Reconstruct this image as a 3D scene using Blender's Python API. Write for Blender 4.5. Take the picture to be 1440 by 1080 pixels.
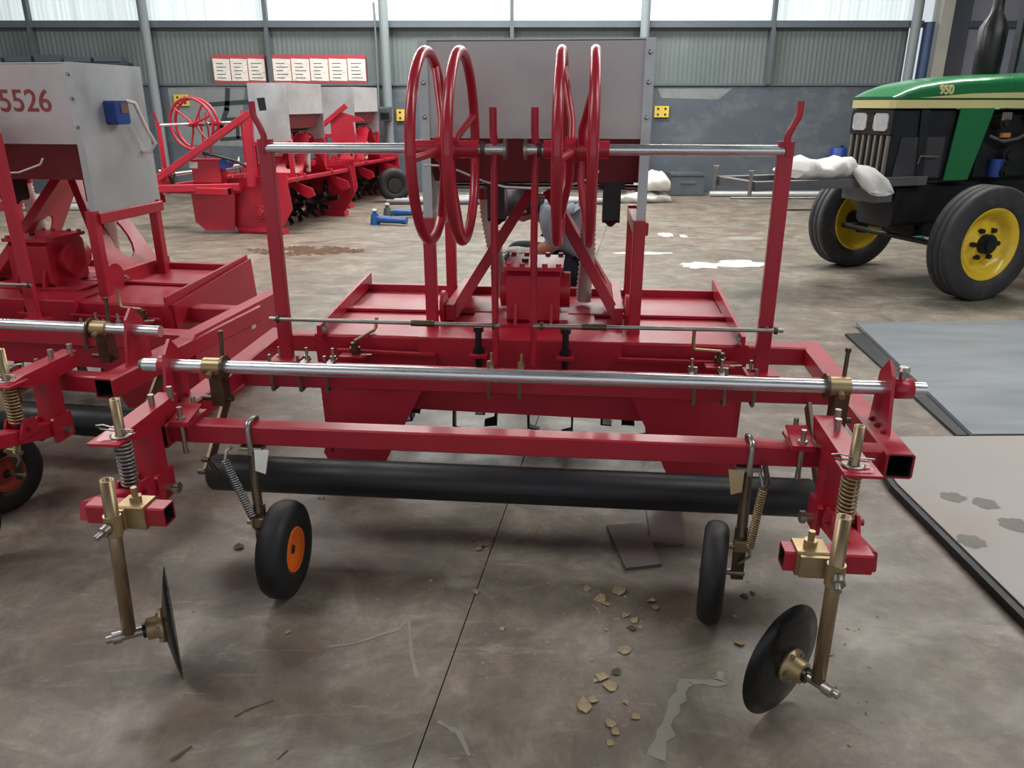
import bpy, bmesh, math, random
from mathutils import Vector, Matrix
from mathutils.geometry import tessellate_polygon
for o in list(bpy.data.objects): bpy.data.objects.remove(o)
random.seed(7)
C = bpy.context.scene.collection
PI = math.pi
# ---------------------------------------------------------------- camera
F, CX, CY = 1080.0, 720.0, 540.0
PITCH, H, YAW = math.radians(20.1), 1.45, math.radians(5.4)
cd = bpy.data.cameras.new('camera'); cd.sensor_width = 36; cd.lens = F/1440*36; cd.clip_start = .05; cd.clip_end = 200
cam = bpy.data.objects.new('camera', cd); C.objects.link(cam)
cam.location = (0, 0, H); cam.rotation_euler = (PI/2-PITCH, 0, 0)
bpy.context.scene.camera = cam
# ---------------------------------------------------------------- world, lights, exposure
SC = bpy.context.scene
SC.view_settings.view_transform = 'Standard'; SC.view_settings.look = 'None'
SC.view_settings.gamma = 1; SC.view_settings.use_curve_mapping = False
SC.view_settings.exposure = 0.6
W = bpy.data.worlds.new('overcast'); SC.world = W; W.use_nodes = True
bg = W.node_tree.nodes['Background']; bg.inputs[0].default_value = (.86, .93, 1, 1); bg.inputs[1].default_value = .5
def area(name, loc, sx, sy, e, rot=(0, 0, 0), col=(1, .965, .91)):
    l = bpy.data.lights.new(name, 'AREA'); l.shape = 'RECTANGLE'; l.size = sx; l.size_y = sy; l.energy = e; l.color = col
    o = bpy.data.objects.new(name, l); C.objects.link(o); o.location = loc; o.rotation_euler = rot
    return o
SKY = [(-5, 1.5), (5, 1.5), (-5, 7.5), (5, 7.5), (0, 11.6)]          # roof skylights: centre x, y
SKYE = [72, 72, 235, 235, 300]
for (x, y), e in zip(SKY, SKYE): area('skylight_daylight', (x, y, 4.9), 5.6, 1.3, e)
# ---------------------------------------------------------------- pixel to place
def ray(px, py, m):
    x, y = (px-CX)/F, -(py-CY)/F
    d = Vector((x, math.cos(PITCH)+y*math.sin(PITCH), -math.sin(PITCH)+y*math.cos(PITCH)))
    if m: d = Matrix.Rotation(YAW, 3, 'Z') @ d
    return d
def mY(px, py, y): d = ray(px, py, True); return Vector((0, 0, H)) + d*(y/d.y)          # on a plane y = const of the machine
def mZ(px, py, z): d = ray(px, py, True); return Vector((0, 0, H)) + d*((z-H)/d.z)
def wY(px, py, y): d = ray(px, py, False); return Vector((0, 0, H)) + d*(y/d.y)
def wZ(px, py, z): d = ray(px, py, False); return Vector((0, 0, H)) + d*((z-H)/d.z)
# ---------------------------------------------------------------- materials
def lin(c): return tuple((v/255/12.92 if v/255 <= .04045 else ((v/255+.055)/1.055)**2.4) for v in c)
def mat(name, rgb, rough=.5, metal=0, var=.15, scale=6, bump=0, bscale=60, dirt=None, dirt_amt=.5, dscale=3, coat=0, emit=0, stretch=None, alpha=1, rvar=.1):
    m = bpy.data.materials.new(name); m.use_nodes = True; nt = m.node_tree; N = nt.nodes; L = nt.links
    b = N['Principled BSDF']; b.inputs['Metallic'].default_value = metal
    if coat: b.inputs['Coat Weight'].default_value = coat; b.inputs['Coat Roughness'].default_value = .12
    tc = N.new('ShaderNodeTexCoord'); mp = N.new('ShaderNodeMapping'); L.new(tc.outputs['Object'], mp.inputs[0])
    if stretch: mp.inputs['Scale'].default_value = stretch
    n = N.new('ShaderNodeTexNoise'); n.inputs['Scale'].default_value = scale; n.inputs['Detail'].default_value = 6; n.inputs['Roughness'].default_value = .65; L.new(mp.outputs[0], n.inputs[0])
    r = N.new('ShaderNodeValToRGB'); L.new(n.outputs[0], r.inputs[0])
    c = Vector(lin(rgb)); lo = c*(1-var); hi = c*(1+var)
    r.color_ramp.elements[0].position = .3; r.color_ramp.elements[1].position = .7
    r.color_ramp.elements[0].color = (*lo, 1); r.color_ramp.elements[1].color = (*[min(1, v) for v in hi], 1)
    out = r.outputs[0]
    if dirt:
        n2 = N.new('ShaderNodeTexNoise'); n2.inputs['Scale'].default_value = dscale; n2.inputs['Detail'].default_value = 8; n2.inputs['Roughness'].default_value = .7; L.new(mp.outputs[0], n2.inputs[0])
        r2 = N.new('ShaderNodeValToRGB'); r2.color_ramp.elements[0].position = .5; r2.color_ramp.elements[1].position = .72; r2.color_ramp.elements[1].color = (dirt_amt,)*3+(1,); L.new(n2.outputs[0], r2.inputs[0])
        mx = N.new('ShaderNodeMix'); mx.data_type = 'RGBA'; L.new(r2.outputs[0], mx.inputs['Factor']); L.new(out, mx.inputs['A']); mx.inputs['B'].default_value = (*lin(dirt), 1); out = mx.outputs['Result']
    L.new(out, b.inputs['Base Color'])
    rr = N.new('ShaderNodeMapRange'); L.new(n.outputs[0], rr.inputs[0]); rr.inputs['From Min'].default_value = .3; rr.inputs['From Max'].default_value = .7
    rr.inputs['To Min'].default_value = max(.03, rough-rvar); rr.inputs['To Max'].default_value = min(1, rough+rvar); L.new(rr.outputs[0], b.inputs['Roughness'])
    if bump:
        n3 = N.new('ShaderNodeTexNoise'); n3.inputs['Scale'].default_value = bscale; n3.inputs['Detail'].default_value = 4; L.new(mp.outputs[0], n3.inputs[0])
        bp = N.new('ShaderNodeBump'); bp.inputs['Strength'].default_value = bump; bp.inputs['Distance'].default_value = .01; L.new(n3.outputs[0], bp.inputs['Height']); L.new(bp.outputs[0], b.inputs['Normal'])
    if emit: b.inputs['Emission Color'].default_value = (*lin(rgb), 1); b.inputs['Emission Strength'].default_value = emit
    return m
M = {}
M['red'] = mat('red_paint', (176, 29, 51), .4, var=.12, scale=3, bump=.08, bscale=25, coat=.14, dirt=(120, 60, 58), dirt_amt=.22, dscale=5)
M['reel_red'] = mat('reel_red_paint', (172, 30, 50), .34, var=.1, scale=4, coat=.3)
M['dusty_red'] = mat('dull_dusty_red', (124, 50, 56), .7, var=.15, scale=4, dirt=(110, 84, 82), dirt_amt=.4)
M['chrome'] = mat('bright_steel', (226, 228, 230), .3, .9, var=.06, scale=4, stretch=(1, 20, 20))
M['steel'] = mat('zinc_steel', (170, 165, 158), .38, .9, var=.2, scale=20)
M['brass'] = mat('yellow_zinc', (172, 150, 114), .42, .75, var=.2, scale=14)
M['leg'] = mat('yellow_zinc_pipe', (160, 138, 110), .38, .8, var=.18, scale=10, stretch=(1, 1, .2))
M['stainless'] = mat('stainless_sheet', (190, 184, 184), .5, .35, var=.07, scale=3, dirt=(120, 112, 112), dirt_amt=.35, dscale=2.5)
M['inox'] = mat('galvanized_sheet', (192, 196, 198), .42, .5, var=.08, scale=4, dirt=(140, 138, 138), dirt_amt=.3)
M['rubber'] = mat('black_rubber', (24, 24, 25), .6, var=.15, scale=10, bump=.1, bscale=40)
M['roller'] = mat('roller_rubber', (26, 27, 31), .48, var=.15, scale=6, bump=.06, bscale=60)
M['black'] = mat('black_paint', (20, 20, 21), .35, var=.25, scale=9)
M['disc'] = mat('black_disc_steel', (24, 24, 24), .3, .3, var=.3, scale=9, dirt=(70, 66, 60), dirt_amt=.35, dscale=12)
M['dark'] = mat('dark_cast_iron', (38, 36, 35), .6, .3, var=.3, scale=12)
M['tine'] = mat('tine_steel', (44, 42, 44), .45, .5, var=.35, scale=12)
M['orange'] = mat('orange_rim', (240, 110, 30), .35, var=.05, scale=5, coat=.3)
M['rimred'] = mat('dull_red_rim', (150, 58, 44), .5, var=.15, scale=8)
M['hose'] = mat('grey_corrugated_hose', (214, 209, 198), .5, var=.06, scale=8)
M['cable'] = mat('white_cable', (222, 220, 212), .5, var=.04)
M['blue'] = mat('blue_box_paint', (28, 62, 138), .4, var=.1, scale=10)
M['rust'] = mat('rusty_label', (120, 84, 70), .7, var=.25, scale=30)
M['numeral'] = mat('red_stencil_paint', (132, 52, 56), .7, var=.3, scale=30)
M['white'] = mat('white_sticker', (226, 224, 216), .6, var=.04)
M['springgrey'] = mat('grey_spring_steel', (150, 150, 150), .35, .8, var=.15, scale=20)
M['chaindark'] = mat('dark_zinc', (98, 84, 68), .4, .7, var=.25, scale=16)
# ---------------------------------------------------------------- mesh builder
O = Vector((0, 0, 0))            # place of the thing being built: meshes are stored relative to it
def basis(d, up=None):
    d = Vector(d).normalized(); u = Vector(up) if up else (Vector((0, 0, 1)) if abs(d.z) < .95 else Vector((0, 1, 0)))
    s = d.cross(u).normalized(); return d, s, s.cross(d).normalized()
class MB:
    def __init__(s): s.v = []; s.f = []; s.sm = []
    def add(s, vs, fs, smooth=False):
        k = len(s.v); s.v += [Vector(v) for v in vs]; s.f += [[i+k for i in f] for f in fs]; s.sm += [smooth]*len(fs); return s
    def sect(s, secs, closed=True, caps=True, smooth=True):     # loft equal-count sections
        n = len(secs[0]); vs = [p for q in secs for p in q]; fs = []
        for i in range(len(secs)-1):
            for j in range(n if closed else n-1):
                a, b = i*n+j, i*n+(j+1) % n; fs.append([a, b, b+n, a+n])
        s.add(vs, fs, smooth)
        if caps and closed: s.add(secs[0], [list(range(n))[::-1]]); s.add(secs[-1], [list(range(n))])
        return s
    def beam(s, p0, p1, w, h, up=None, ch=.08):                # rectangular bar with chamfered edges, w sideways and h upwards
        p0, p1 = Vector(p0), Vector(p1); d, a, u = basis(p1-p0, up); c = min(w, h)*ch
        q = [(w/2, h/2-c), (w/2-c, h/2), (-w/2+c, h/2), (-w/2, h/2-c), (-w/2, -h/2+c), (-w/2+c, -h/2), (w/2-c, -h/2), (w/2, -h/2+c)]
        return s.sect([[p+a*x+u*y for x, y in reversed(q)] for p in (p0, p1)], smooth=False)
    def box(s, c, z, rz=0, ch=.06):
        c = Vector(c); dx = Vector((math.cos(rz), math.sin(rz), 0))*z[0]/2
        return s.beam(c-dx, c+dx, z[1], z[2], (0, 0, 1), ch)
    def b2(s, a, b, ch=.06): a, b = Vector(a), Vector(b); return s.box((a+b)/2, [abs(q) for q in (b-a)], 0, ch)
    def hollow(s, p0, p1, w, t=.005, up=None, h=None):
        p0, p1 = Vector(p0), Vector(p1); d, a, u = basis(p1-p0, up); h = h or w; c = w*.08
        def q(w, h, c): return [(w/2, h/2-c), (w/2-c, h/2), (-w/2+c, h/2), (-w/2, h/2-c), (-w/2, -h/2+c), (-w/2+c, -h/2), (w/2-c, -h/2), (w/2, -h/2+c)][::-1]
        o = [[p+a*x+u*y for x, y in q(w, h, c)] for p in (p0, p1)]; i = [[p+a*x+u*y for x, y in q(w-2*t, h-2*t, c*.6)] for p in (p0, p1)]
        s.sect(o, caps=False, smooth=False); s.sect([list(reversed(z)) for z in i], caps=False, smooth=False)
        for k in (0, 1):
            n = 8; s.add(o[k]+i[k], [([j, n+j, n+(j+1) % n, (j+1) % n] if k == 0 else [j, (j+1) % n, n+(j+1) % n, n+j]) for j in range(n)])
        return s
    def cyl(s, p0, p1, r, r1=None, n=16, caps=True):
        p0, p1 = Vector(p0), Vector(p1); d, a, u = basis(p1-p0); r1 = r if r1 is None else r1
        return s.sect([[p+(a*math.cos(-t*2*PI/n)+u*math.sin(-t*2*PI/n))*R for t in range(n)] for p, R in ((p0, r), (p1, r1))], caps=caps)
    def lathe(s, prof, c, axis, n=32, smooth=True):             # prof: (along axis, radius), closed profile turned round the axis
        c = Vector(c); d, a, u = basis(axis); secs = []
        for t in range(n+1):
            e = a*math.cos(t*2*PI/n)+u*math.sin(t*2*PI/n); secs.append([c+d*x+e*r for x, r in prof])
        return s.sect(secs, closed=True, caps=False, smooth=smooth)
    def tube(s, pts, r, n=8, closed=False, caps=True):
        pts = [Vector(p) for p in pts]; secs = []; L = len(pts); u = None
        for i, p in enumerate(pts):
            a, b = (pts[(i-1) % L], pts[(i+1) % L]) if closed else (pts[max(0, i-1)], pts[min(L-1, i+1)])
            d = (b-a).normalized()
            if u is None: _, sd, u = basis(d)
            sd = d.cross(u).normalized(); u = sd.cross(d).normalized()
            R = r[i] if isinstance(r, (list, tuple)) else r
            secs.append([p+(sd*math.cos(-t*2*PI/n)+u*math.sin(-t*2*PI/n))*R for t in range(n)])
        if closed: secs.append(secs[0])
        return s.sect(secs, caps=caps and not closed)
    def ring(s, c, axis, R, r, n=48, k=10):
        c = Vector(c); d, a, u = basis(axis); return s.tube([c+(a*math.cos(t*2*PI/n)+u*math.sin(t*2*PI/n))*R for t in range(n)], r, k, True)
    def spring(s, p0, p1, R, r, turns, n=10, k=5):
        p0, p1 = Vector(p0), Vector(p1); d, a, u = basis(p1-p0); m = int(turns*n)
        return s.tube([p0+(p1-p0)*(i/m)+(a*math.cos(i*2*PI/n)+u*math.sin(i*2*PI/n))*R for i in range(m+1)], r, k)
    def plate(s, poly, th, holes=()):                           # flat polygon (3D points) extruded by the vector th, with holes
        th = Vector(th); loops = [[Vector(p) for p in poly]]+[[Vector(p) for p in h] for h in holes]
        vs = [p for l in loops for p in l]; tr = tessellate_polygon(loops); n = len(vs)
        s.add(vs, [list(t) for t in tr]); s.add([v+th for v in vs], [list(t)[::-1] for t in tr])
        for l in loops:
            k = len(l); s.add(l+[p+th for p in l], [[i, (i+1) % k, k+(i+1) % k, k+i] for i in range(k)])
        return s
    def build(s, name, m, parent=None, at=None):
        o = O if at is None else Vector(at)
        me = bpy.data.meshes.new(name); me.from_pydata([v-o for v in s.v], [], s.f)
        me.polygons.foreach_set('use_smooth', s.sm)
        bm = bmesh.new(); bm.from_mesh(me); bmesh.ops.recalc_face_normals(bm, faces=bm.faces[:]); bm.to_mesh(me); bm.free()
        me.materials.append(M[m] if isinstance(m, str) else m); me.update()
        ob = bpy.data.objects.new(name, me); C.objects.link(ob); ob.parent = parent
        return ob
def tag(o, label=None, cat=None, group=None, kind=None):
    for k, v in (('label', label), ('category', cat), ('group', group), ('kind', kind)):
        if v: o[k] = v
    return o
def empty(name, loc, rz=0):
    e = bpy.data.objects.new(name, None); C.objects.link(e); e.location = loc; e.rotation_euler = (0, 0, rz); e.empty_display_size = .1; return e
def kids(o): return [c for c in bpy.data.objects if c.parent == o]
def copy_tree(o, parent=None, skip=()):
    c = o.copy(); C.objects.link(c); c.parent = parent
    for ch in KID.get(o.name, ()):
        if ch.name.split('.')[0] not in skip: copy_tree(ch, c, skip)
    return c
def solo(name, mb, m, at, label, cat, group=None, rz=0):        # a thing that is one mesh, its origin at its base
    o = mb.build(name, m, None, at); o.location = Vector(at); return tag(o, label, cat, group)
def struct(name, mb, m): return tag(mb.build(name, m, None, (0, 0, 0)), kind='structure')
def text_mesh(name, s, size, m, parent, M4, ext=.0015, bold=0):
    cu = bpy.data.curves.new(name, 'FONT'); cu.body = s; cu.size = size; cu.extrude = ext; cu.align_x = 'CENTER'; cu.align_y = 'CENTER'; cu.offset = bold
    t = bpy.data.objects.new(name, cu); C.objects.link(t); bpy.context.view_layer.update()
    me = bpy.data.meshes.new_from_object(t.evaluated_get(bpy.context.evaluated_depsgraph_get())); bpy.data.objects.remove(t)
    me.transform(M4); me.materials.clear(); me.materials.append(M[m]); o = bpy.data.objects.new(name, me); C.objects.link(o); o.parent = parent; return o
# ---------------------------------------------------------------- the hall
def floor_mat():
    m = bpy.data.materials.new('stained_concrete'); m.use_nodes = True; nt = m.node_tree; N = nt.nodes; L = nt.links; b = N['Principled BSDF']
    tc = N.new('ShaderNodeTexCoord')
    def noise(sc, det=8, ro=.65, st=None, dist=0):
        n = N.new('ShaderNodeTexNoise'); n.inputs['Scale'].default_value = sc; n.inputs['Detail'].default_value = det; n.inputs['Roughness'].default_value = ro; n.inputs['Distortion'].default_value = dist
        mp = N.new('ShaderNodeMapping'); L.new(tc.outputs['Object'], mp.inputs[0])
        if st: mp.inputs['Scale'].default_value = st[:3]; mp.inputs['Rotation'].default_value = (0, 0, st[3])
        L.new(mp.outputs[0], n.inputs[0]); return n
    def ramp(n, stops):
        r = N.new('ShaderNodeValToRGB'); L.new(n.outputs[0], r.inputs[0]); e = r.color_ramp.elements
        while len(e) < len(stops): e.new(.5)
        for k, (p, c) in enumerate(stops): e[k].position = p; e[k].color = (*(lin(c) if len(c) == 3 else c[:3]), 1)
        return r
    def mix(f, a, bb, mode='MIX'):
        x = N.new('ShaderNodeMix'); x.data_type = 'RGBA'; x.blend_type = mode
        L.new(f, x.inputs['Factor']); L.new(a, x.inputs['A'])
        if isinstance(bb, tuple): x.inputs['B'].default_value = (*lin(bb), 1)
        else: L.new(bb, x.inputs['B'])
        return x.outputs['Result']
    big = ramp(noise(.55, 5, .6, None, .6), [(.32, (112, 96, 88)), (.46, (128, 115, 104)), (.53, (120, 120, 108)), (.66, (146, 136, 122))])
    med = ramp(noise(3.2, 10, .7, (1, 1, 1, 0), .8), [(.36, (78, 66, 58)), (.5, (124, 112, 101)), (.64, (158, 148, 134))])
    fm = N.new('ShaderNodeValue'); fm.outputs[0].default_value = .6
    c = mix(fm.outputs[0], big.outputs[0], med.outputs[0])
    streak = ramp(noise(1.6, 9, .75, (1, 3.4, 1, .5), 1.2), [(.54, (0, 0, 0, 1)), (.72, (.55, .55, .55, 1))])          # pale scuffs
    c = mix(streak.outputs[0], c, (178, 172, 160))
    stain = ramp(noise(1.15, 7, .7, (1, 1.8, 1, .9), .5), [(.6, (0, 0, 0, 1)), (.74, (.6, .6, .6, 1))])
    c = mix(stain.outputs[0], c, (66, 56, 52))
    fine = ramp(noise(9, 12, .8, (1, 1, 1, 0), .4), [(.42, (.5, .5, .5, 1)), (.58, (0, 0, 0, 1))])
    c = mix(fine.outputs[0], c, (92, 80, 70))
    scr = ramp(noise(5, 6, .8, (.5, 5, 1, 1.1), 2.2), [(.62, (0, 0, 0, 1)), (.70, (.5, .5, .5, 1))])
    c = mix(scr.outputs[0], c, (176, 168, 154))
    speck = ramp(noise(26, 3, .6), [(.72, (0, 0, 0, 1)), (.78, (.6, .6, .6, 1))])
    c = mix(speck.outputs[0], c, (176, 166, 148))
    L.new(c, b.inputs['Base Color'])
    rr = ramp(noise(2.2, 6, .7, (1, 2, 1, .3), .5), [(.3, (.34, .34, .34, 1)), (.7, (.6, .6, .6, 1))]); L.new(rr.outputs[0], b.inputs['Roughness'])
    bp = N.new('ShaderNodeBump'); bp.inputs['Strength'].default_value = .18; bp.inputs['Distance'].default_value = .008; L.new(noise(14, 8, .7).outputs[0], bp.inputs['Height']); L.new(bp.outputs[0], b.inputs['Normal'])
    return m
M['floor'] = floor_mat()
M['joint'] = mat('joint_filler', (104, 92, 83), .9, var=.3, scale=12)
fl = MB(); fl.add([(-13, -6, -.012), (12, -6, -.012), (12, 13.7, -.012), (-13, 13.7, -.012)], [[0, 1, 2, 3]])
floor = struct('floor', fl, 'joint')
def line_x(k, y): return -.05+k*4.6+(y-2.43)*.17            # joints running away from the door
def line_y(k, x): return 5.98+k*7.7-(x-1)*.042
g = .002
for i in range(-4, 4):
    for j in range(-2, 1):
        q = []
        for a, bq, sx, sy in ((i, j, g, g), (i+1, j, -g, g), (i+1, j+1, -g, -g), (i, j+1, g, -g)):
            x, y = 0, line_y(bq, 0)
            for _ in range(6): x = line_x(a, y); y = line_y(bq, x)
            q.append(Vector((max(-13, min(12, x+sx)), max(-6, min(13.62, y+sy)), 0)))
        if (q[2]-q[0]).cross(q[3]-q[1]).length < .01: continue
        MB().plate([p-Vector((0, 0, .05)) for p in q], (0, 0, .05)).build('slab', 'floor', floor, (0, 0, 0))
WY = 13.6
def wallpaint():
    return mat('painted_plinth', (80, 88, 97), .6, var=.14, scale=1.4, dirt=(126, 130, 130), dirt_amt=.6, dscale=1.1, bump=.1, bscale=30, stretch=(1, 1, 1.5))
M['plinth'] = wallpaint()
M['sheet'] = mat('grey_green_sheet', (100, 110, 109), .5, var=.1, scale=1.2, dirt=(118, 127, 125), dirt_amt=.5, dscale=2, stretch=(1, 1, .3))
M['rail'] = mat('grey_steel_rail', (88, 97, 104), .5, var=.1, scale=3)
M['pipe'] = mat('grey_column_paint', (124, 133, 136), .45, var=.1, scale=2, stretch=(1, 1, .3))
M['thinpost'] = mat('dark_grey_post', (84, 92, 98), .5, var=.1, scale=3)
M['roofgrey'] = mat('roof_sheet', (110, 114, 118), .6, var=.1, scale=2)
M['doorgrey'] = mat('grey_door_sheet', (118, 118, 132), .55, var=.08, scale=1, stretch=(2, 1, .2))
M['doordark'] = mat('dark_door_edge', (62, 66, 76), .6, var=.15, scale=2, stretch=(1, 1, .3))
M['bluepipe'] = mat('blue_downpipe', (58, 78, 112), .45, var=.12, scale=3)
M['beige'] = mat('beige_post', (160, 158, 150), .5, var=.08, scale=3)
def glow(name, rgb, e):
    m = mat(name, rgb, .6, var=.2, scale=1.8, stretch=(7, 1, .12)); nt = m.node_tree; b = nt.nodes['Principled BSDF']
    r = [n for n in nt.nodes if n.type == 'VALTORGB'][0]; nt.links.new(r.outputs[0], b.inputs['Emission Color']); b.inputs['Emission Strength'].default_value = e
    return m
M['translucent'] = glow('translucent_sheet_backlit', (214, 226, 226), .42)
M['skylight'] = glow('skylight_sheet_backlit', (225, 232, 235), 3)
def corr(x0, x1, z0, z1, y, pitch=.075, amp=.0045, step=.019):
    n = max(2, int((x1-x0)/step)); mb = MB(); a = []; bq = []
    for i in range(n+1):
        x = x0+(x1-x0)*i/n; yy = y-amp*math.sin(2*PI*x/pitch); a.append(Vector((x, yy, z0))); bq.append(Vector((x, yy, z1)))
    return mb.sect([a, bq], closed=False, caps=False)
wall = struct('wall_back', MB().b2((-13, WY, -.02), (12, WY+.24, 1.72)), 'plinth')
MB().b2((-13, WY-.03, 1.715), (6.6, WY+.2, 1.755)).build('ledge', 'rail', wall, (0, 0, 0))
xs = [-13+.925*k for k in range(22)]
for k in range(21):
    if xs[k] > 6.4: break
    corr(xs[k], min(6.6, xs[k+1]+.01), 1.75, 2.62, WY+.06-(k % 2)*.004).build('cladding_sheet', 'sheet', wall, (0, 0, 0))
MB().b2((-13, WY-.07, 2.585), (6.6, WY+.03, 2.69)).build('wall_rail', 'rail', wall, (0, 0, 0))
win = struct('window_1', MB().b2((-13, WY-.03, 4.55), (6.6, WY+.1, 4.7)), 'rail')
for k in range(21):
    if xs[k] > 6.4: break
    corr(xs[k], min(6.6, xs[k+1]+.015), 2.66, 4.6, WY+.1-(k % 2)*.006).build('pane', 'translucent', win, (0, 0, 0))
n = 0
for x in (-9.9, -5.85, -2.04, 2.12, 6.43):
    n += 1; struct('trim_%d' % n, MB().cyl((x, WY-.16, 0), (x, WY-.16, 5), .075, n=20).b2((x-.14, WY-.3, 0), (x+.14, WY-.02, .02)), 'pipe')
for x in (-7.75, -3.95, 0, 4.2):
    n += 1; struct('trim_%d' % n, MB().b2((x-.03, WY-.08, 1.73), (x+.03, WY+.02, 5)), 'thinpost')
# sliding door at the end of the light band
D = struct('door_1', MB().b2((7.3, WY-.05, 0), (12, WY+.06, 5)), 'doorgrey')
MB().b2((7.0, WY-.1, 0), (7.32, WY+.1, 5)).build('door_edge', 'doordark', D, (0, 0, 0))
MB().b2((7.3, WY-.11, 2.58), (12, WY-.04, 2.68)).build('door_rail', 'doordark', D, (0, 0, 0))
n += 1; struct('trim_%d' % n, MB().b2((6.8, WY-.2, 0), (6.98, WY+.1, 5)), 'beige')
n += 1; struct('trim_%d' % n, MB().cyl((6.66, WY-.12, 0), (6.66, WY-.12, 2.66), .085, n=18), 'bluepipe')
struct('wall_left', MB().b2((-13.2, -6, 0), (-13, WY, 5)), 'sheet'); struct('wall_right', MB().b2((12, -6, 0), (12.2, WY, 5)), 'sheet')
ceil = struct('ceiling', MB().b2((-13.2, -6, 5.0), (12.2, WY+.3, 5.1)), 'roofgrey')
for x, y in SKY: MB().b2((x-2.8, y-.65, 4.96), (x+2.8, y+.65, 5.0)).build('skylight_pane', 'skylight', ceil, (0, 0, 0))
# things on the wall
M['paper'] = mat('notice_paper', (224, 220, 210), .7, var=.05, scale=4, dirt=(150, 148, 150), dirt_amt=.7, dscale=14, stretch=(1, 1, 2.6))
M['notice_red'] = mat('notice_red_strip', (172, 66, 76), .6, var=.1, scale=4)
M['yellow'] = mat('yellow_socket_plate', (206, 178, 76), .5, var=.06)
M['greybox'] = mat('dark_switch_box', (66, 72, 76), .5, var=.15, scale=8)
M['graffiti'] = mat('dark_green_wall_paint', (40, 52, 54), .7, var=.2, scale=6)
def notices(label, px0, px1, n, tilt):
    a, b = wY(px0, 78, WY).x, wY(px1, 78, WY).x; zt, zb = 2.19, 1.76; y = WY-.005
    r = empty('notice_board', ((a+b)/2, y, zb)); tag(r, label, 'notice', 'notices pasted along the hall wall')
    global O; O = Vector(((a+b)/2, y, zb)); w = (b-a)/n
    MB().b2((a, y-.015, zb), (b, y, zt)).build('backing', 'notice_red', r)
    for k in range(n):
        x0 = a+k*w; s = MB().plate([(x0+.008, y-.018, zb+.03+tilt*random.random()), (x0+w-.008, y-.018, zb+.03), (x0+w-.008, y-.018, zt-.07), (x0+.008, y-.018, zt-.06)], (0, -.003, 0)).build('sheet_of_paper', 'paper', r)
        t = MB()
        for q in range(5): t.b2((x0+w*.2, y-.0225, zt-.14-q*.055), (x0+w*(.55+.3*random.random()), y-.021, zt-.128-q*.055), 0)
        t.build('writing', 'greybox', s)
notices('three white notices with red headers, corners torn, left of the thin wall post', 298, 372, 3, .03)
notices('row of five white notices with red headers right of the thin wall post', 382, 514, 5, .01)
for px, py, lb in ((930, 157, 'yellow four-hole socket plate on the wall right of the centre machine hopper'), (568, 162, 'yellow socket plate on the wall beside the column with the switch box'), (256, 141, 'yellow socket plate on the wall above the far red handwheel')):
    p = wY(px, py, WY-.01); O = p.copy(); r = empty('socket_plate', p); tag(r, lb, 'socket', 'yellow socket plates along the wall')
    MB().b2(p+Vector((-.12, 0, -.09)), p+Vector((.12, -.03, .09))).build('plate', 'yellow', r)
    for sx in (-.06, .06):
        for sz in (-.045, .045): MB().cyl(p+Vector((sx, -.029, sz)), p+Vector((sx, -.034, sz)), .018, n=10).build('socket_hole', 'black', r)
p = wY(542, 161, WY-.3); O = p.copy(); r = tag(empty('switch_box', p), 'small dark switch box clamped to the grey column', 'switch box')
MB().b2(p+Vector((-.1, -.06, -.1)), p+Vector((.1, .06, .1))).build('case', 'greybox', r); MB().b2(p+Vector((-.07, -.065, -.07)), p+Vector((.07, -.06, .03))).build('window', 'black', r)
MB().b2(p+Vector((-.12, -.05, .1)), p+Vector((.12, .06, .12))).build('lid', 'rail', r)
MB().cyl((-2.1, WY-.06, 1.2), (-2.1, WY-.06, 0), .05, n=12); q = MB().tube([(-2.2, WY-.07, 2.95), (-2.19, WY-.07, 2.4), (-2.2, WY-.08, 1.4)], .018)
solo('cable_conduit', q, 'pipe', (-2.2, WY-.08, 1.4), 'thin grey conduit running up the wall beside the column', 'conduit')
# painted character on the plinth
M['patch'] = mat('pale_wall_patch', (122, 128, 128), .7, var=.15, scale=5)
for q_ in ([(236, 124), (292, 121), (345, 122), (340, 168), (342, 206), (262, 204), (243, 180)], [(925, 124), (1030, 124), (1010, 140), (930, 138)]):
    MB().plate([wY(x, y, WY-.001) for x, y in q_], (0, -.002, 0)).build('paint_patch', 'patch', wall, (0, 0, 0))
c0 = wY(322, 160, WY-.004); O = c0.copy(); g_ = tag(empty('painted_character', c0), 'dark green hand-painted character on the pale lower wall', 'graffiti')
def stroke(pts, w):
    mb = MB(); pts = [c0+Vector((x*1.3, 0, z*1.45)) for x, z in pts]
    for a, b in zip(pts, pts[1:]):
        d = (b-a).normalized(); s = Vector((d.z, 0, -d.x))*w/2
        mb.plate([a-s-d*w*.3, a+s-d*w*.3, b+s+d*w*.3, b-s+d*w*.3], (0, -.002, 0))
    mb.build('stroke', 'graffiti', g_)
stroke([(-.23, .1), (.27, .13)], .07); stroke([(.02, .26), (-.02, .05), (-.12, -.14), (-.2, -.22)], .08); stroke([(-.04, -.06), (.24, -.05)], .05); stroke([(.1, -.05), (.08, -.26)], .06); stroke([(-.14, -.28), (.22, -.26)], .06)
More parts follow.
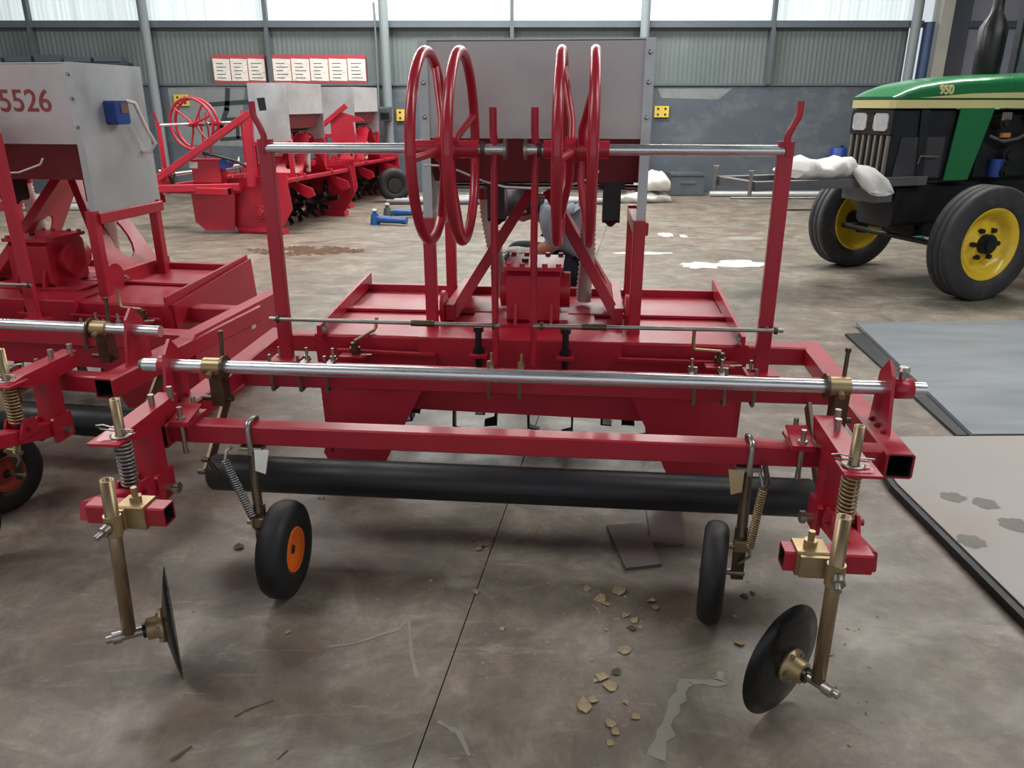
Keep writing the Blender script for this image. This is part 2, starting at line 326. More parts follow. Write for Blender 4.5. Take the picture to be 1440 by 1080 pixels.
# ---------------------------------------------------------------- the red tiller and film-laying machine
OM = Vector((-.2, 2.9, 0))
def V(*a): return Vector(a)
def machine(loc, rz, label, rim='orange', left=False):
    global O; O = OM.copy()
    R = empty('seeding_tiller', loc, rz); tag(R, label, 'farm machine', 'red seeding tillers on the shop floor')
    def P(name, mb, m='red', par=None): return mb.build(name, m, par or R)
    zc = .510; dh = -.05 if left else 0
    def hexbolt(p, d, r=.009, l=.014, m='steel', par=None, name='bolt'):
        d = Vector(d).normalized(); return P(name, MB().cyl(V(*p), V(*p)+d*l, r, n=6).cyl(V(*p)+d*l, V(*p)+d*(l+.012), r*.55, n=8), m, par)
    # frame
    P('side_rail', MB().hollow((.883, 2.0, zc), (.915, 3.06, zc), .075)); P('side_rail', MB().hollow((-1.262, 2.0, zc), (-1.285, 3.06, zc), .075))
    for a, b in (((.883, 2.001, zc), (.915, 3.055, zc)), ((-1.262, 2.001, zc), (-1.285, 3.055, zc))): P('rail_bore', MB().hollow(a, b, .0648, .002), 'dark')
    P('rear_bar', MB().beam((.88, 3.01, zc), (.6, 3.01, zc), .075, .075)); P('rear_bar', MB().beam((-1.25, 3.01, zc), (-1.03, 3.01, zc), .075, .075))
    P('front_beam', MB().beam((-1.226, 2.06, zc), (.848, 2.06, zc), .06, .062))
    P('middle_beam', MB().beam((-1.238, 2.6, zc-.005), (.864, 2.6, zc-.005), .075, .078))
    # pivot shaft on its plates
    sy, sz = 2.2, .667
    sh = P('pivot_shaft', MB().cyl((-1.385, sy, sz), (1.0, sy, sz), .0205, n=24), 'chrome')
    for x in (.757, -1.155):
        c = P('collar', MB().cyl((x-.03, sy, sz), (x+.03, sy, sz), .029, n=20).cyl((x, sy-.02, sz-.01), (x, sy-.045, sz-.018), .01, n=6), 'brass', sh)
        e = x-.036 if x > 0 else x+.036
        P('washer', MB().cyl((e-.004, sy, sz), (e+.004, sy, sz), .038, n=20), 'chaindark', sh)
        P('link_lug', MB().b2((x-.012, sy-.02, .54), (x+.03, sy+.03, sz-.02)).cyl((x-.05, sy, .56), (x+.05, sy, .56), .009, n=8), 'chaindark', sh)
        P('stop_pin', MB().tube([(x+.018, sy+.02, .60), (x+.02, sy+.025, .70), (x+.022, sy+.03, .765)], .0065).cyl((x+.022, sy+.03, .765), (x+.022, sy+.03, .777), .009, n=8), 'chaindark')
    for x, s in ((.892, 1), (-1.292, -1)):
        P('shaft_plate', MB().plate([(x-.005, 2.125, .545), (x-.005, 2.275, .545), (x-.005, 2.255, .70), (x-.005, 2.20, .755), (x-.005, 2.16, .715)], (.01, 0, 0)))
        for yy in (2.15, 2.2, 2.25): P('weld_bead', MB().lathe([(-.008, .001), (0, .008), (.008, .001)], (x-.008*s, yy, .549), (0, 1, 0), 8))
    if not left: P('end_collar', MB().lathe([(-.03, .021), (-.03, .031), (.03, .031), (.03, .021)], (.932, sy, sz), (1, 0, 0), 24))
    if not left: P('wing_bolt', MB().cyl((.932, sy, sz+.028), (.932, sy, sz+.055), .01, n=8).cyl((.932, sy, sz+.055), (.932, sy, sz+.066), .02, .014, n=6), 'steel')
    P('shaft_bolt', MB().cyl((-1.385, sy, sz), (-1.4, sy, sz), .021, .014, n=16), 'steel'); P('shaft_collar', MB().cyl((-1.33, sy, sz), (-1.30, sy, sz), .031, n=20))
    # lever posts and reels
    ly, rz_ = 2.64, 1.306; lv = .53 if left else 0; rs = .2 if left else 0
    for x, s in ((-1.093, -1), (.633-lv, 1)):
        l = P('lever_post', MB().beam((x, ly, .53), (x-.002*s, ly, 1.335), .028, .048, (1, 0, 0)).box((x, ly-.005, .552), (.11, .09, .012)))
        t = x+.004*s
        P('lever_handle', MB().tube([(t, ly-.01, 1.29), (t-.008*s, ly-.012, 1.345), (t+.0*s, ly-.012, 1.37), (t+.02*s, ly-.012, 1.41), (t+.022*s, ly-.012, 1.455)], .0115, 8), 'red', l)
        P('lever_bolt', MB().cyl((x, ly-.03, .72), (x, ly+.03, .72), .008, n=8), 'steel', l)
        for dx in ((-.02, .05, -.075) if s < 0 else (.02, -.05, -.115)):
            pass
    for x in (-.309-rs, -.172-rs):
        P('reel_stay', MB().tube([(x, ly, .55), (x-.002, ly, 1.0), (x, ly, 1.24), (x+.004, ly, 1.30), (x-.002, ly-.01, 1.36), (x-.002, ly-.01, 1.437)], .0125, 4))
    for x0, x1, xs, e in ((-1.09, -.272-rs, (-.525-rs, -.414-rs), -.272-rs), (-.205-rs, .633-lv, (-.09-rs, .015-rs), -.205-rs)):
        s = P('reel_shaft', MB().cyl((x0, ly, rz_), (x1, ly, rz_), .0175, n=20), 'chrome')
        P('end_washer', MB().cyl((e-.005, ly, rz_), (e+.005, ly, rz_), .034, n=20), 'steel', s)
        P('hose_clip', MB().cyl((xs[1]+.06 if e < -.25 else xs[0]-.06, ly, rz_), ((xs[1]+.075) if e < -.25 else xs[0]-.075, ly, rz_), .024, n=16), 'chaindark', s)
        xm = (xs[0]+xs[1])/2
        P('hub_sleeve', MB().cyl((xs[0]-.055, ly, rz_), (xs[1]+.055, ly, rz_), .029, n=24).cyl((xm-.035, ly, rz_), (xm-.001, ly, rz_), .039, n=24).cyl((xm+.001, ly, rz_), (xm+.035, ly, rz_), .039, n=24), 'reel_red', s)
        for q, x in enumerate(xs):
            r = P('reel_ring', MB().ring((x, ly, rz_), (1, 0, 0),   .300, .0172, 64, 12), 'reel_red')
            for k in range(3):
                a = k*2*PI/3+(.35 if q else 1.1); d = V(0, math.cos(a), math.sin(a)); o = .035 if q == 0 else -.035
                c = V(x, ly, rz_); P('spoke', MB().tube([c+d*.025+V(o, 0, 0), c+d*.1+V(o, 0, 0), c+d*.2+V(o*.5, 0, 0), c+d*.3], .0125, 8), 'reel_red', r)
    for a, b, sv in ((V(-1.128, 2.60, .716), V(-.287, 2.60, .712), .62), (V(-.172, 2.60, .714), V(.684-lv, 2.60, .72), .2)):
        l = P('link_rod', MB().cyl(a, b, .0075, n=12), 'steel'); P('sleeve', MB().cyl(a.lerp(b, sv), a.lerp(b, sv+.1), .0115, n=12), 'chaindark', l)
        for t in (.03, .965): P('nut', MB().cyl(a.lerp(b, t), a.lerp(b, t+.012), .014, n=6), 'chaindark', l)
    # u-bolts round the middle beam
    for x in (-1.125, -1.02, -.92, -.325, -.215, .395, .50, .60):
        y0, y1, zt, zb = 2.553, 2.647, .565, .455
        P('u_bolt', MB().tube([(x, y0, zt+.03), (x, y0, zb+.004), (x, y0+.008, zb), (x, y1-.008, zb), (x, y1, zb+.004), (x, y1, zt+.03)], .0062, 6).cyl((x, y0, zt-.012), (x, y0, zt), .012, n=6).cyl((x, y1, zt-.012), (x, y1, zt), .012, n=6).b2((x-.012, y0-.012, zt-.02), (x+.012, y1+.012, zt-.012)), 'steel' if abs(x+.27) > .1 else 'brass')
    # tiller housing
    XL, XR, zd = -1.05, .62, .575
    deck = P('deck', MB().plate([(XL, 2.86, .575), (XL, 2.87, .583), (XL, 3.6, .60), (XL, 3.6, .585), (XL, 2.91, .565), (XL, 2.91, .45), (XL, 2.86, .45)], (XR-XL, 0, 0)))
    P('deck_rib', MB().beam((XL, 3.22, .600), (XR, 3.22, .600), .05, .012), 'red', deck); P('deck_lip', MB().b2((XL, 3.56, .59), (XR, 3.6, .63)), 'red', deck)
    P('centre_box', MB().b2((-.635, 2.825, .455), (.155, 3.02, .594), .03)); P('gear_base', MB().b2((-.46, 3.0, .588), (.05, 3.4, .602)))
    for x, s in ((XL, -1), (XR, 1)):
        sp = P('side_plate', MB().plate([(x, 2.86, .585), (x, 3.62, .655), (x, 3.66, .3), (x, 3.5, .06), (x, 3.3, .0), (x, 3.0, .0), (x, 2.9, .05), (x, 2.88, .3)], (.012*s, 0, 0)))
        P('side_flange', MB().b2((x-.07*s, 2.87, .09), (x, 2.882, .5)), 'red', sp); P('top_flange', MB().plate([(x-.02*s, 2.84, .58), (x-.02*s, 3.62, .61), (x-.02*s, 3.62, .675), (x-.02*s, 2.84, .625)], (.014*s, 0, 0)), 'red', sp)
        P('skid', MB().plate([(x-.09*s, 2.93, .075), (x+.03*s, 2.93, .075), (x+.045*s, 2.93, .03), (x+.03*s, 2.93, 0), (x-.09*s, 2.93, 0)], (0, .6, 0)), 'red', sp)
        P('bearing', MB().cyl((x, 3.25, .25), (x+.035*s, 3.25, .25), .09, .075, n=24).cyl((x+.035*s, 3.25, .25), (x+.055*s, 3.25, .25), .05, .04, n=20), 'red', sp)
        for y, z in ((2.9, .6), (2.94, .603), (2.92, .35), (2.92, .2)): hexbolt((x-.02*s, y-.02, z), (-s*.3, -1, .4), .011, .014, 'steel', sp)
    f = lambda px, py: mY(px, py, 2.815)
    tk = V(0, .01, 0)
    w1 = P('wing_plate', MB().plate([f(475, 491), f(612, 499), f(616, 506), f(541, 652), f(470, 647), f(464, 550)], tk)); P('wing_fold', MB().beam(f(475, 492), f(613, 499), .02, .012), 'red', w1)
    w2 = P('wing_plate', MB().plate([f(866, 505), f(1036, 512), f(1034, 568), f(1028, 668), f(938, 668), f(870, 520)], tk)); P('wing_fold', MB().beam(f(868, 505), f(1036, 511), .02, .012), 'red', w2)
    P('levelling_board', MB().plate([f(560, 512)+tk*7, f(925, 522)+tk*7, f(925, 603)+tk*7, f(560, 583)+tk*7], tk))
    # rotor with tines
    P('rotor_shaft', MB().cyl((XL+.01, 3.28, .25), (XR-.01, 3.28, .25), .04, n=16), 'tine')
    tb = MB().plate([(0, -.02, .03), (0, .02, .03), (0, .045, .14), (0, .03, .205), (0, -.03, .215), (0, -.012, .13)], (.009, 0, 0)).plate([(0, -.03, .205), (0, .032, .2), (.05, .022, .213), (.055, -.02, .219)], (0, 0, .008))
    tm = None
    for k in range(36):
        x = XL+.1+k*(XR-XL-.2)/35
        if tm is None: tm = tb.build('tine', 'tine', R, (0, 0, 0)); o = tm
        else: o = bpy.data.objects.new('tine', tm.data); C.objects.link(o); o.parent = R
        o.location = V(x, 3.28, .25)-OM; o.rotation_euler = ((k*2.4) % (2*PI), 0, 0); o.scale = ((1 if k % 2 else -1), 1, 1)
    # gearbox
    gb = P('gearbox', MB().b2((-.308, 3.02, .60), (-.093, 3.28, .822), .1).cyl((-.2, 3.28, .71), (-.2, 3.36, .71), .08, n=20).cyl((-.2, 3.36, .71), (-.2, 3.46, .71), .02, n=12))
    P('gearbox_cover', MB().b2((-.318, 3.01, .822), (-.083, 3.29, .838)), 'red', gb); P('gearbox_foot', MB().b2((-.35, 2.99, .586), (-.06, 3.3, .606)), 'red', gb)
    for x in (-.27, -.125): P('gusset', MB().plate([(x-.006, 3.021, .60), (x-.006, 2.985, .605), (x-.006, 3.018, .69)], (.012, 0, 0)), 'red', gb)
    P('side_boss', MB().cyl((-.093, 3.15, .72), (-.055, 3.15, .72), .075, n=20), 'red', gb); P('side_boss', MB().cyl((-.308, 3.15, .72), (-.34, 3.15, .72), .075, n=20), 'red', gb)
    for x in (-.30, -.245, -.155, -.1):
        for y in (3.03, 3.27): P('cover_bolt', MB().cyl((x, y, .838), (x, y, .85), .011, n=6), 'red', gb)
    P('filler_plug', MB().cyl((-.24, 3.12, .838), (-.24, 3.12, .852), .014, n=8), 'black', gb)
    # three-point mast: two leaning plates with long holes
    for s in (-1, 1):
        bx = -.2+s*.35; tx = -.2+s*.035
        def q(u, v, bx=bx, tx=tx): return V(bx+(tx-bx)*v, 3.13+u*(.42-.25*v)+v*.24, .60+v*.5)
        mp_ = P('mast_plate', MB().plate([q(0, 0), q(1, 0), q(1, .95), q(.8, 1), q(.2, 1), q(0, .95)], (.012, 0, .006), [[q(.5+.22*math.cos(t*PI/7), .38+.2*math.sin(t*PI/7)) for t in range(14)]]))
        P('mast_rib', MB().beam(q(0, 0), q(0, 1), .045, .012, (0, 1, 0)), 'red', mp_)
        P('mast_foot', MB().b2((bx-.02, 3.08, .59), (bx+.015, 3.6, .66)), 'red', mp_); P('foot_lug', MB().cyl((bx+.023*s, 3.1, .645), (bx+.037*s, 3.1, .645), .07, n=24), 'red', mp_)
        for y in (3.18, 3.5): hexbolt((bx+.02*s, y, .63), (s, 0, 0), .014, .014, 'steel', mp_)
        P('lower_hitch_lug', MB().plate([(bx+s*.12, 3.5, .58), (bx+s*.12, 3.75, .50), (bx+s*.12, 3.78, .42), (bx+s*.12, 3.68, .38), (bx+s*.12, 3.55, .45)], (.016, 0, 0)))
    P('mast_pin', MB().cyl((-.27, 3.5, 1.06), (-.13, 3.5, 1.06), .014, n=12), 'steel')
    # black depth bolts, crank handles
    for px in (673, 795):
        a = mY(px, 489, 2.80); c = P('depth_bolt', MB().cyl(V(a.x, 2.80, .47), V(a.x, 2.80, .64), .0125, n=12).cyl(V(a.x, 2.80, .545), V(a.x, 2.80, .562), .022, n=12).cyl(V(a.x, 2.80, .63), V(a.x, 2.80, .65), .02, n=6), 'black'); P('bolt_plate', MB().b2((a.x-.035, 2.765, .532), (a.x+.035, 2.84, .545)), 'red', c)
    for px, s in ((502, 1), (1011, -1)):
        a = mY(px, 515, 2.80); x, z = a.x, .525
        c = P('crank_base', MB().b2((x-.055, 2.75, z-.006), (x+.05, 2.83, z+.004)))
        P('crank_boss', MB().cyl((x, 2.79, z), (x, 2.79, z+.05), .015, n=12).cyl((x, 2.79, z+.015), (x, 2.79, z+.032), .022, n=6), 'chaindark', c)
        pts = [(x, 2.79, z+.055), (x-.095, 2.79, z+.06), (x-.103, 2.79, z+.068), (x-.103, 2.79, z+.14)] if s < 0 else [(x, 2.79, z+.055), (x+.05, 2.9, z+.07), (x+.055, 2.91, z+.08), (x+.06, 2.915, z+.12)]
        P('crank_handle', MB().tube(pts, .007, 8), 'brass', c)
        P('cotter_clip', MB().tube([(x+.03, 2.77, z+.01), (x+.07, 2.765, z+.012), (x+.075, 2.76, z+.012), (x+.03, 2.755, z+.01)], .003, 5), 'steel', c)
    # hopper on four posts
    hx0, hx1, hy0, hy1, ht = -.63, .228, 3.0, 3.5, 1.662+dh
    hp = P('hopper', MB().b2((hx0+.01, hy0, 1.325+dh), (hx1-.01, hy0+.004, ht), 0).b2((hx0+.01, hy1-.004, 1.325+dh), (hx1-.01, hy1, ht), 0).b2((hx0+.01, hy0, ht-.003), (hx1-.01, hy0+.02, ht), 0), 'stainless')
    P('hopper_lid', MB().b2((hx0, hy0, ht), (hx1, hy1, ht+.006)), 'inox', hp)
    for x, s in ((hx0, -1), (hx1, 1)):
        e = P('end_sheet', MB().plate([(x, hy0, .985+dh), (x, hy1, .985+dh), (x, hy1, ht), (x, hy0, ht)], (-.004*s, 0, 0)).b2((x-.036*s, hy0-.004, .985+dh), (x, hy0, ht), 0), 'inox', hp)
        for z in (1.62+dh, 1.52+dh, 1.40+dh): P('sheet_bolt', MB().lathe([(0, 0), (0, .009), (.006, .007), (.009, 0)], (x-.018*s, hy0-.004, z), (0, -1, 0), 10), 'steel', hp)
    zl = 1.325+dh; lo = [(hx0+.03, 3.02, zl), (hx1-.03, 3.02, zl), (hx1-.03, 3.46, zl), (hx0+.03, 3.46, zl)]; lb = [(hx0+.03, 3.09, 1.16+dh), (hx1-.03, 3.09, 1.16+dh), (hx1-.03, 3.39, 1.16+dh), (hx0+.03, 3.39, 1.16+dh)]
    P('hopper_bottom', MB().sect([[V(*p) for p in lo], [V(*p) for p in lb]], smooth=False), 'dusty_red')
    for x, s in ((hx0, -1), (hx1, 1)): P('hopper_frame', MB().beam((x-.016*s, 3.0, .995+dh), (x-.016*s, 3.5, .995+dh), .058, .05))
    for x in (hx0+.022, hx1-.022):
        for y in (2.99, 3.47): P('hopper_post', MB().beam((x, y, .575), (x, y, 1.03+dh), .045, .045, (0, 1, 0)))
    for px, yy in ((699, 3.2), (862, 3.2)):
        a = mY(px, 235, yy); x = a.x; s = P('seed_meter', MB().b2((x-.035, yy-.05, .995), (x+.035, yy+.06, 1.2), .1).cyl((x, yy, .995), (x, yy, .975), .03, .008, n=10).b2((x-.05, yy-.03, 1.13), (x+.05, yy+.07, 1.2)), 'black')
    P('meter_bar', MB().b2((hx0+.04, 3.22, 1.14), (hx1-.04, 3.3, 1.165), .1), 'dark'); P('meter_shaft', MB().cyl((hx0+.02, 3.25, 1.125), (hx1-.02, 3.25, 1.125), .011, n=10), 'steel')
    for pts in ([(684, 268), (686, 300), (693, 335), (700, 372), (703, 420)], [(826, 272), (827, 320), (826, 360), (822, 400), (820, 425)]):
        yy = 3.36; Q = [mY(a, b, yy) for a, b in pts]; c = []; rr = []
        for i in range(len(Q)-1):
            for k in range(12): c.append(Q[i].lerp(Q[i+1], k/12)); rr.append(.036 if k % 2 else .030)
        h = P('seed_hose', MB().tube(c, rr, 14), 'hose'); P('hose_cuff', MB().cyl(Q[0]-(Q[1]-Q[0])*.15, Q[0]+(Q[1]-Q[0])*.35, .038, n=16), 'red', h)
    P('meter_cable', MB().tube([mY(a, b, 2.95) for a, b in ((596, 232), (620, 233), (645, 240), (680, 255), (710, 263), (750, 265), (790, 264), (835, 250), (842, 240))], .0045, 6), 'cable')
    # levelling roller hung behind the front beam
    rl = P('roller', MB().lathe([(-1.015, 0), (-1.015, .055), (-1.005, .063), (1.005, .063), (1.015, .055), (1.015, 0)], (-.25, 2.3, .243), (1, 0, 0), 36), 'roller')
    for x in (-1.285, .785): P('roller_arm', MB().beam((x, 2.3, .243), (x, 2.55, .47), .05, .012, (1, 0, 0)).cyl((x-.03, 2.3, .243), (x+.03, 2.3, .243), .011, n=8), 'chaindark', rl)
    # depth wheels
    for x, s, sp in ((-.895, -1, 'springgrey'), (.408, 1, 'brass')):
        wy, wz, r = 1.985, .152, .152; ax = x+s*.07; A = V(1, 0, 0) if s < 0 else V(math.cos(.2), -math.sin(.2), 0); k_ = .9 if s < 0 else .76; wc = V(x, wy, wz)
        wh = P('depth_wheel', MB().lathe([(u*k_, w*.98) for u, w in [(-.034, .066), (-.044, .085), (-.047, .105), (-.047, .128), (-.037, .145), (-.02, .153), (0, .155), (.02, .153), (.037, .145), (.047, .128), (.047, .105), (.044, .085), (.034, .066)]], wc, A, 40), 'rubber')
        P('rim', MB().lathe([(u*k_, w*.78) for u, w in [(-.03, .02), (-.012, .04), (-.008, .068), (-.042, .088), (-.034, .092), (.034, .092), (.042, .088), (.008, .068), (.012, .04), (.03, .02)]], wc, A, 32), rim, wh)
        P('hub', MB().cyl(wc-A*.028, wc+A*.028, .014, n=16), 'dark', wh); P('axle', MB().cyl(wc-A*.04, V(ax+s*.02, wy, wz), .009, n=8), 'steel', wh)
        P('rim_hole', MB().cyl((x-s*.009, wy+.012, wz+.04), (x-s*.013, wy+.012, wz+.04), .007, n=10), 'black', wh)
        cx = -.985 if s < 0 else .488
        arm = P('wheel_arm', MB().tube([(cx, 2.045, .46), (cx-.004*s, 2.02, .36), (ax, 1.99, .27)], .016, 4).beam((ax, 1.995, .30), (ax, wy, wz-.02), .012, .035, (1, 0, 0)), 'chaindark')
        P('clamp_strap', MB().tube([(cx, 2.027, .45), (cx, 2.024, .53), (cx, 2.03, .55), (cx, 2.06, .553), (cx, 2.09, .55), (cx, 2.096, .45)], .009, 6).b2((cx-.035, 2.02, .462), (cx+.035, 2.1, .474)), 'steel', arm)
        P('tag_plate', MB().plate([(cx-s*.03-s*.03, 2.018, .47), (cx-s*.03+s*.015, 2.018, .47), (cx-s*.03+s*.01, 2.0, .41), (cx-s*.03-s*.02, 2.0, .40)], (0, .004, 0)), 'white' if s < 0 else 'brass', arm)
        if s < 0: p0, p1 = mY(316, 648, 2.0), mY(356, 728, 1.97)
        else: p0, p1 = mY(1073, 688, 2.0), mY(1054, 770, 1.97)
        P('tension_spring', MB().spring(p0, p1, .0105, .003, 26), sp, arm); P('spring_hook', MB().tube([p0, p0+V(-.005*s, .01, .03), V(p0.x-.012*s, 2.03, .47)], .005, 6), 'steel', arm); P('spring_hook', MB().tube([p1, p1+V(.004*s, 0, -.03), V(ax, 1.98, p1.z-.06)], .005, 6), 'steel', arm)
        P('stop_lug', MB().b2((ax-.02, 1.97, .23), (ax+.02, 1.995, .262)).cyl((ax-.035, 1.98, .246), (ax+.035, 1.98, .246), .009, n=6), 'brass', arm)
        P('hook_link', MB().tube([p0+V(-.05*s*-1, 0, .0), p0+V(.03*s, .01, -.05)], .008, 6).cyl(p0+V(.05*s, 0, 0), p0+V(.07*s, 0, .002), .008, n=6) if s < 0 else MB().tube([p0+V(.0, .01, .07), p0+V(.012, 0, .02), p0], .008, 6), 'chaindark', arm)
    # disc coulters on sprung arms
    for s, bx, rx, lx, cx0, cx1, ly_, cz, ang, ln, rd in ((-1, -1.262, -1.242, -1.148, -1.225, -1.02, 1.555, .478, .56, .05, .084), (1, .697, .688, .588, .482, .68, 1.54, .455, .84, -.008, .08)):
        cy = ly_+.062
        br = P('disc_bracket', MB().plate([(bx-.03, 2.10, .602), (bx-.03, 2.08, .555), (bx-.03, 1.93, .545), (bx-.03, 1.80, .582), (bx-.03, 1.77, .59), (bx-.03, 1.77, .597), (bx-.03, 1.84, .606), (bx-.03, 2.10, .614)], (.06, 0, 0)).b2((bx-.045, 1.755, .588), (bx+.045, 1.84, .596)))
        P('bracket_post', MB().b2((bx-.032, 1.93, .36), (bx+.028, 1.99, .56)).b2((bx-.042, 1.91, .33), (bx-.03, 2.0, .42)).b2((bx+.026, 1.91, .33), (bx+.038, 2.0, .42)), 'red', br)
        for px, py in ((bx-.015, 2.0), (bx+.005, 2.07)): P('bracket_bolt', MB().cyl((px+.02, py, .60), (px+.02, py, .645), .009, n=10), 'steel', br)
        ub = bx+s*-.075
        for yy in (2.02, 2.105): P('beam_bolt', MB().cyl((ub, yy, .46), (ub, yy, .60), .0075, n=8).cyl((ub, yy, .553), (ub, yy, .568), .014, n=6).cyl((ub, yy, .45), (ub, yy, .465), .0085, n=6), 'steel', br)
        P('saddle', MB().b2((ub-.03, 2.0, .543), (ub+.03, 2.125, .553)).plate([(ub-.03, 2.0, .553), (ub+.03, 2.0, .553), (ub+.03, 2.1, .575), (ub-.03, 2.1, .575)], (0, 0, .006)), 'red', br)
        P('pivot_bolt', MB().cyl((bx-.06, 1.955, .365), (bx+.06, 1.955, .365), .011, n=10).cyl((bx-s*.06, 1.955, .365), (bx-s*.075, 1.955, .365), .018, n=6), 'steel', br)
        arm = P('swing_arm', MB().beam((bx, 1.97, .365), (bx-s*.02, cy+.01, cz-.01), .05, .05))
        P('rod_lugs', MB().plate([(rx-.035, 1.77, .40), (rx-.035, 1.86, .40), (rx-.035, 1.85, .455), (rx-.035, 1.80, .46)], (.008, 0, 0)).plate([(rx+.027, 1.77, .40), (rx+.027, 1.86, .40), (rx+.027, 1.85, .455), (rx+.027, 1.80, .46)], (.008, 0, 0)).cyl((rx-.05, 1.815, .435), (rx+.05, 1.815, .435), .01, n=8), 'red', arm)
        rod = P('spring_rod', MB().lathe([(0, .0135), (0, .0085), (.27, .0085), (.27, .0135)], (rx, 1.81, .435), (0, -.0, 1), 16), 'leg')
        P('washer', MB().lathe([(0, .014), (0, .029), (.004, .029), (.004, .014)], (rx, 1.81, .598), (0, 0, 1), 20), 'steel', rod); P('split_pin', MB().tube([(rx+.045, 1.80, .62), (rx, 1.80, .622), (rx-.04, 1.80, .632), (rx-.06, 1.80, .63), (rx-.05, 1.80, .62), (rx, 1.80, .615), (rx+.04, 1.805, .612)], .0025, 5), 'steel', rod)
        for dx in (-.008, .008): pass
        P('coil_spring', MB().spring((rx, 1.81, .445), (rx, 1.81, .592), .021, .0038, 13, 14, 6), 'springgrey' if s < 0 else 'brass', rod)
        P('cross_tube', MB().hollow((cx0, cy, cz), (cx1, cy, cz), .052, .004), 'red', arm)
        P('tube_bore', MB().hollow((cx0+.001, cy, cz), (cx1-.001, cy, cz), .0438, .002), 'dark', arm)
        cm = lx-s*.045
        cl = P('leg_clamp', MB().b2((cm-.035, cy-.033, cz-.032), (cm+.035, cy+.033, cz+.032)).b2((cm-.03, cy-.046, cz-.027), (lx+ln*.7+.001*s, cy-.03, cz+.027)).cyl((cm, cy, cz+.032), (cm, cy, cz+.047), .016, n=6).cyl((cm, cy, cz+.045), (cm, cy, cz+.07), .008, n=8), 'brass')
        la = V(ln, 0, 1); lc = V(lx, ly_, 0)+la*(cz-.155)
        leg = P('disc_leg', MB().lathe([(0, .0165), (0, .0115), (.445, .0115), (.445, .0165)], (lx, ly_, .155), la, 20), 'leg')
        P('leg_socket', MB().cyl(V(lx, ly_, .155)+la*(cz-.185), V(lx, ly_, .155)+la*(cz-.13), .021, n=16), 'brass', cl); P('clamp_bolt', MB().cyl(lc+V(0, -.02, .155), lc+V(-.01, -.06, .148), .008, n=8).cyl(lc+V(0, -.022, .155), lc+V(-.003, -.04, .152), .015, n=6), 'steel', cl)
        nrm = V(s*math.cos(ang), -math.sin(ang), 0); hc = V(lx, ly_, .15)-nrm*rd
        dk = P('coulter_disc', MB().lathe([(0, .0), (0, .05), (.009, .10), (.02, .149), (.0225, .149), (.013, .10), (.004, .05), (.004, 0)], hc-nrm*.0, nrm*-1, 48), 'disc')
        P('disc_hub', MB().lathe([(0, 0), (0, .045), (.01, .045), (.014, .03), (.042, .028), (.046, .018), (.046, 0)], hc, nrm, 24), 'brass', dk); P('disc_axle', MB().cyl(hc, hc+nrm*(rd+.035), .0125, n=14).cyl(hc+nrm*(rd+.018), hc+nrm*(rd+.04), .0165, n=12).cyl(hc+nrm*(rd+.04), hc+nrm*(rd+.055), .01, n=6), 'steel', dk)
        P('axle_seal', MB().cyl(hc+nrm*.046, hc+nrm*.053, .02, n=16), 'black', dk)
        for k in range(5):
            a = k*2*PI/5; d, aa, uu = basis(nrm); P('hub_bolt', MB().cyl(hc+(aa*math.cos(a)+uu*math.sin(a))*.037, hc+(aa*math.cos(a)+uu*math.sin(a))*.037+nrm*.018, .006, n=6), 'steel', dk)
    if left:   # the neighbouring machine: stencilled number, blue box, deep chain case on the rail
        text_mesh('stencilled_number', '5526', .132, 'numeral', hp, Matrix.Translation(V(-.03, hy0-.0012, 1.505+dh)-OM) @ Matrix.Rotation(PI/2, 4, 'X'), .0006, .001)
        a = V(hx1, 3.24, 1.47+dh)
        b = P('control_box', MB().b2(a+V(0, -.07, -.065), a+V(.06, .03, .04), .1), 'blue', hp); P('box_label', MB().b2(a+V(.06, -.03, -.015), a+V(.063, .022, .03)), 'rust', b)
        P('box_cable', MB().tube([a+V(.04, .045, .04), a+V(.06, .08, .03), a+V(.05, .16, -.09), a+V(.06, .2, -.16), a+V(.03, .19, -.2), a+V(.0, .17, -.2)], .009, 8), 'cable', hp)
        cc = P('chain_case', MB().b2((.87, 2.5, .33), (.935, 3.35, .56), .06)); P('sticker', MB().b2((.935, 2.98, .45), (.937, 3.02, .50)), 'white', cc)
    return R
def place(x, y, rz):     # world place of the machine's origin when its frame is turned by rz
    return (x, y, 0)
w0 = Matrix.Rotation(-YAW, 3, 'Z') @ OM
main = machine(w0, -YAW, 'red seeding tiller with orange-rimmed depth wheels and four upright reel rings')
leftm = machine(Vector((-2.357, 3.579, 0)), -.158, 'red seeding tiller with 5526 stencilled on its grey hopper', 'rimred', True)
KID = {}
for o in bpy.data.objects:
    if o.parent: KID.setdefault(o.parent.name, []).append(o)
def bgm(front_right, rz, label, skip, shift):
    c = copy_tree(main, None, skip); c.rotation_euler = (0, 0, rz)
    loc = Matrix.Rotation(rz, 3, 'Z') @ (Vector((.62, 2.95, 0))-OM); c.location = Vector(front_right)-loc; c['label'] = label
    for k in bpy.data.objects:
        if k.parent == c and k.name.split('.')[0] in ('lever_post', 'reel_ring', 'reel_shaft', 'reel_stay', 'link_rod', 'meter_cable'): k.location = (0, shift, -.1 if shift else 0)
    if shift:
        rg = [k for k in bpy.data.objects if k.parent == c and k.name.startswith('reel_ring')]
        for k in rg:
            if sum(q.co.x for q in k.data.vertices)/len(k.data.vertices)+OM.x < -.3:
                for z in [z for z in bpy.data.objects if z.parent == k]: bpy.data.objects.remove(z)
                bpy.data.objects.remove(k)
    return c
skipbg = ('coulter_disc', 'disc_leg', 'leg_clamp', 'meter_cable', 'depth_wheel', 'roller', 'wheel_arm')
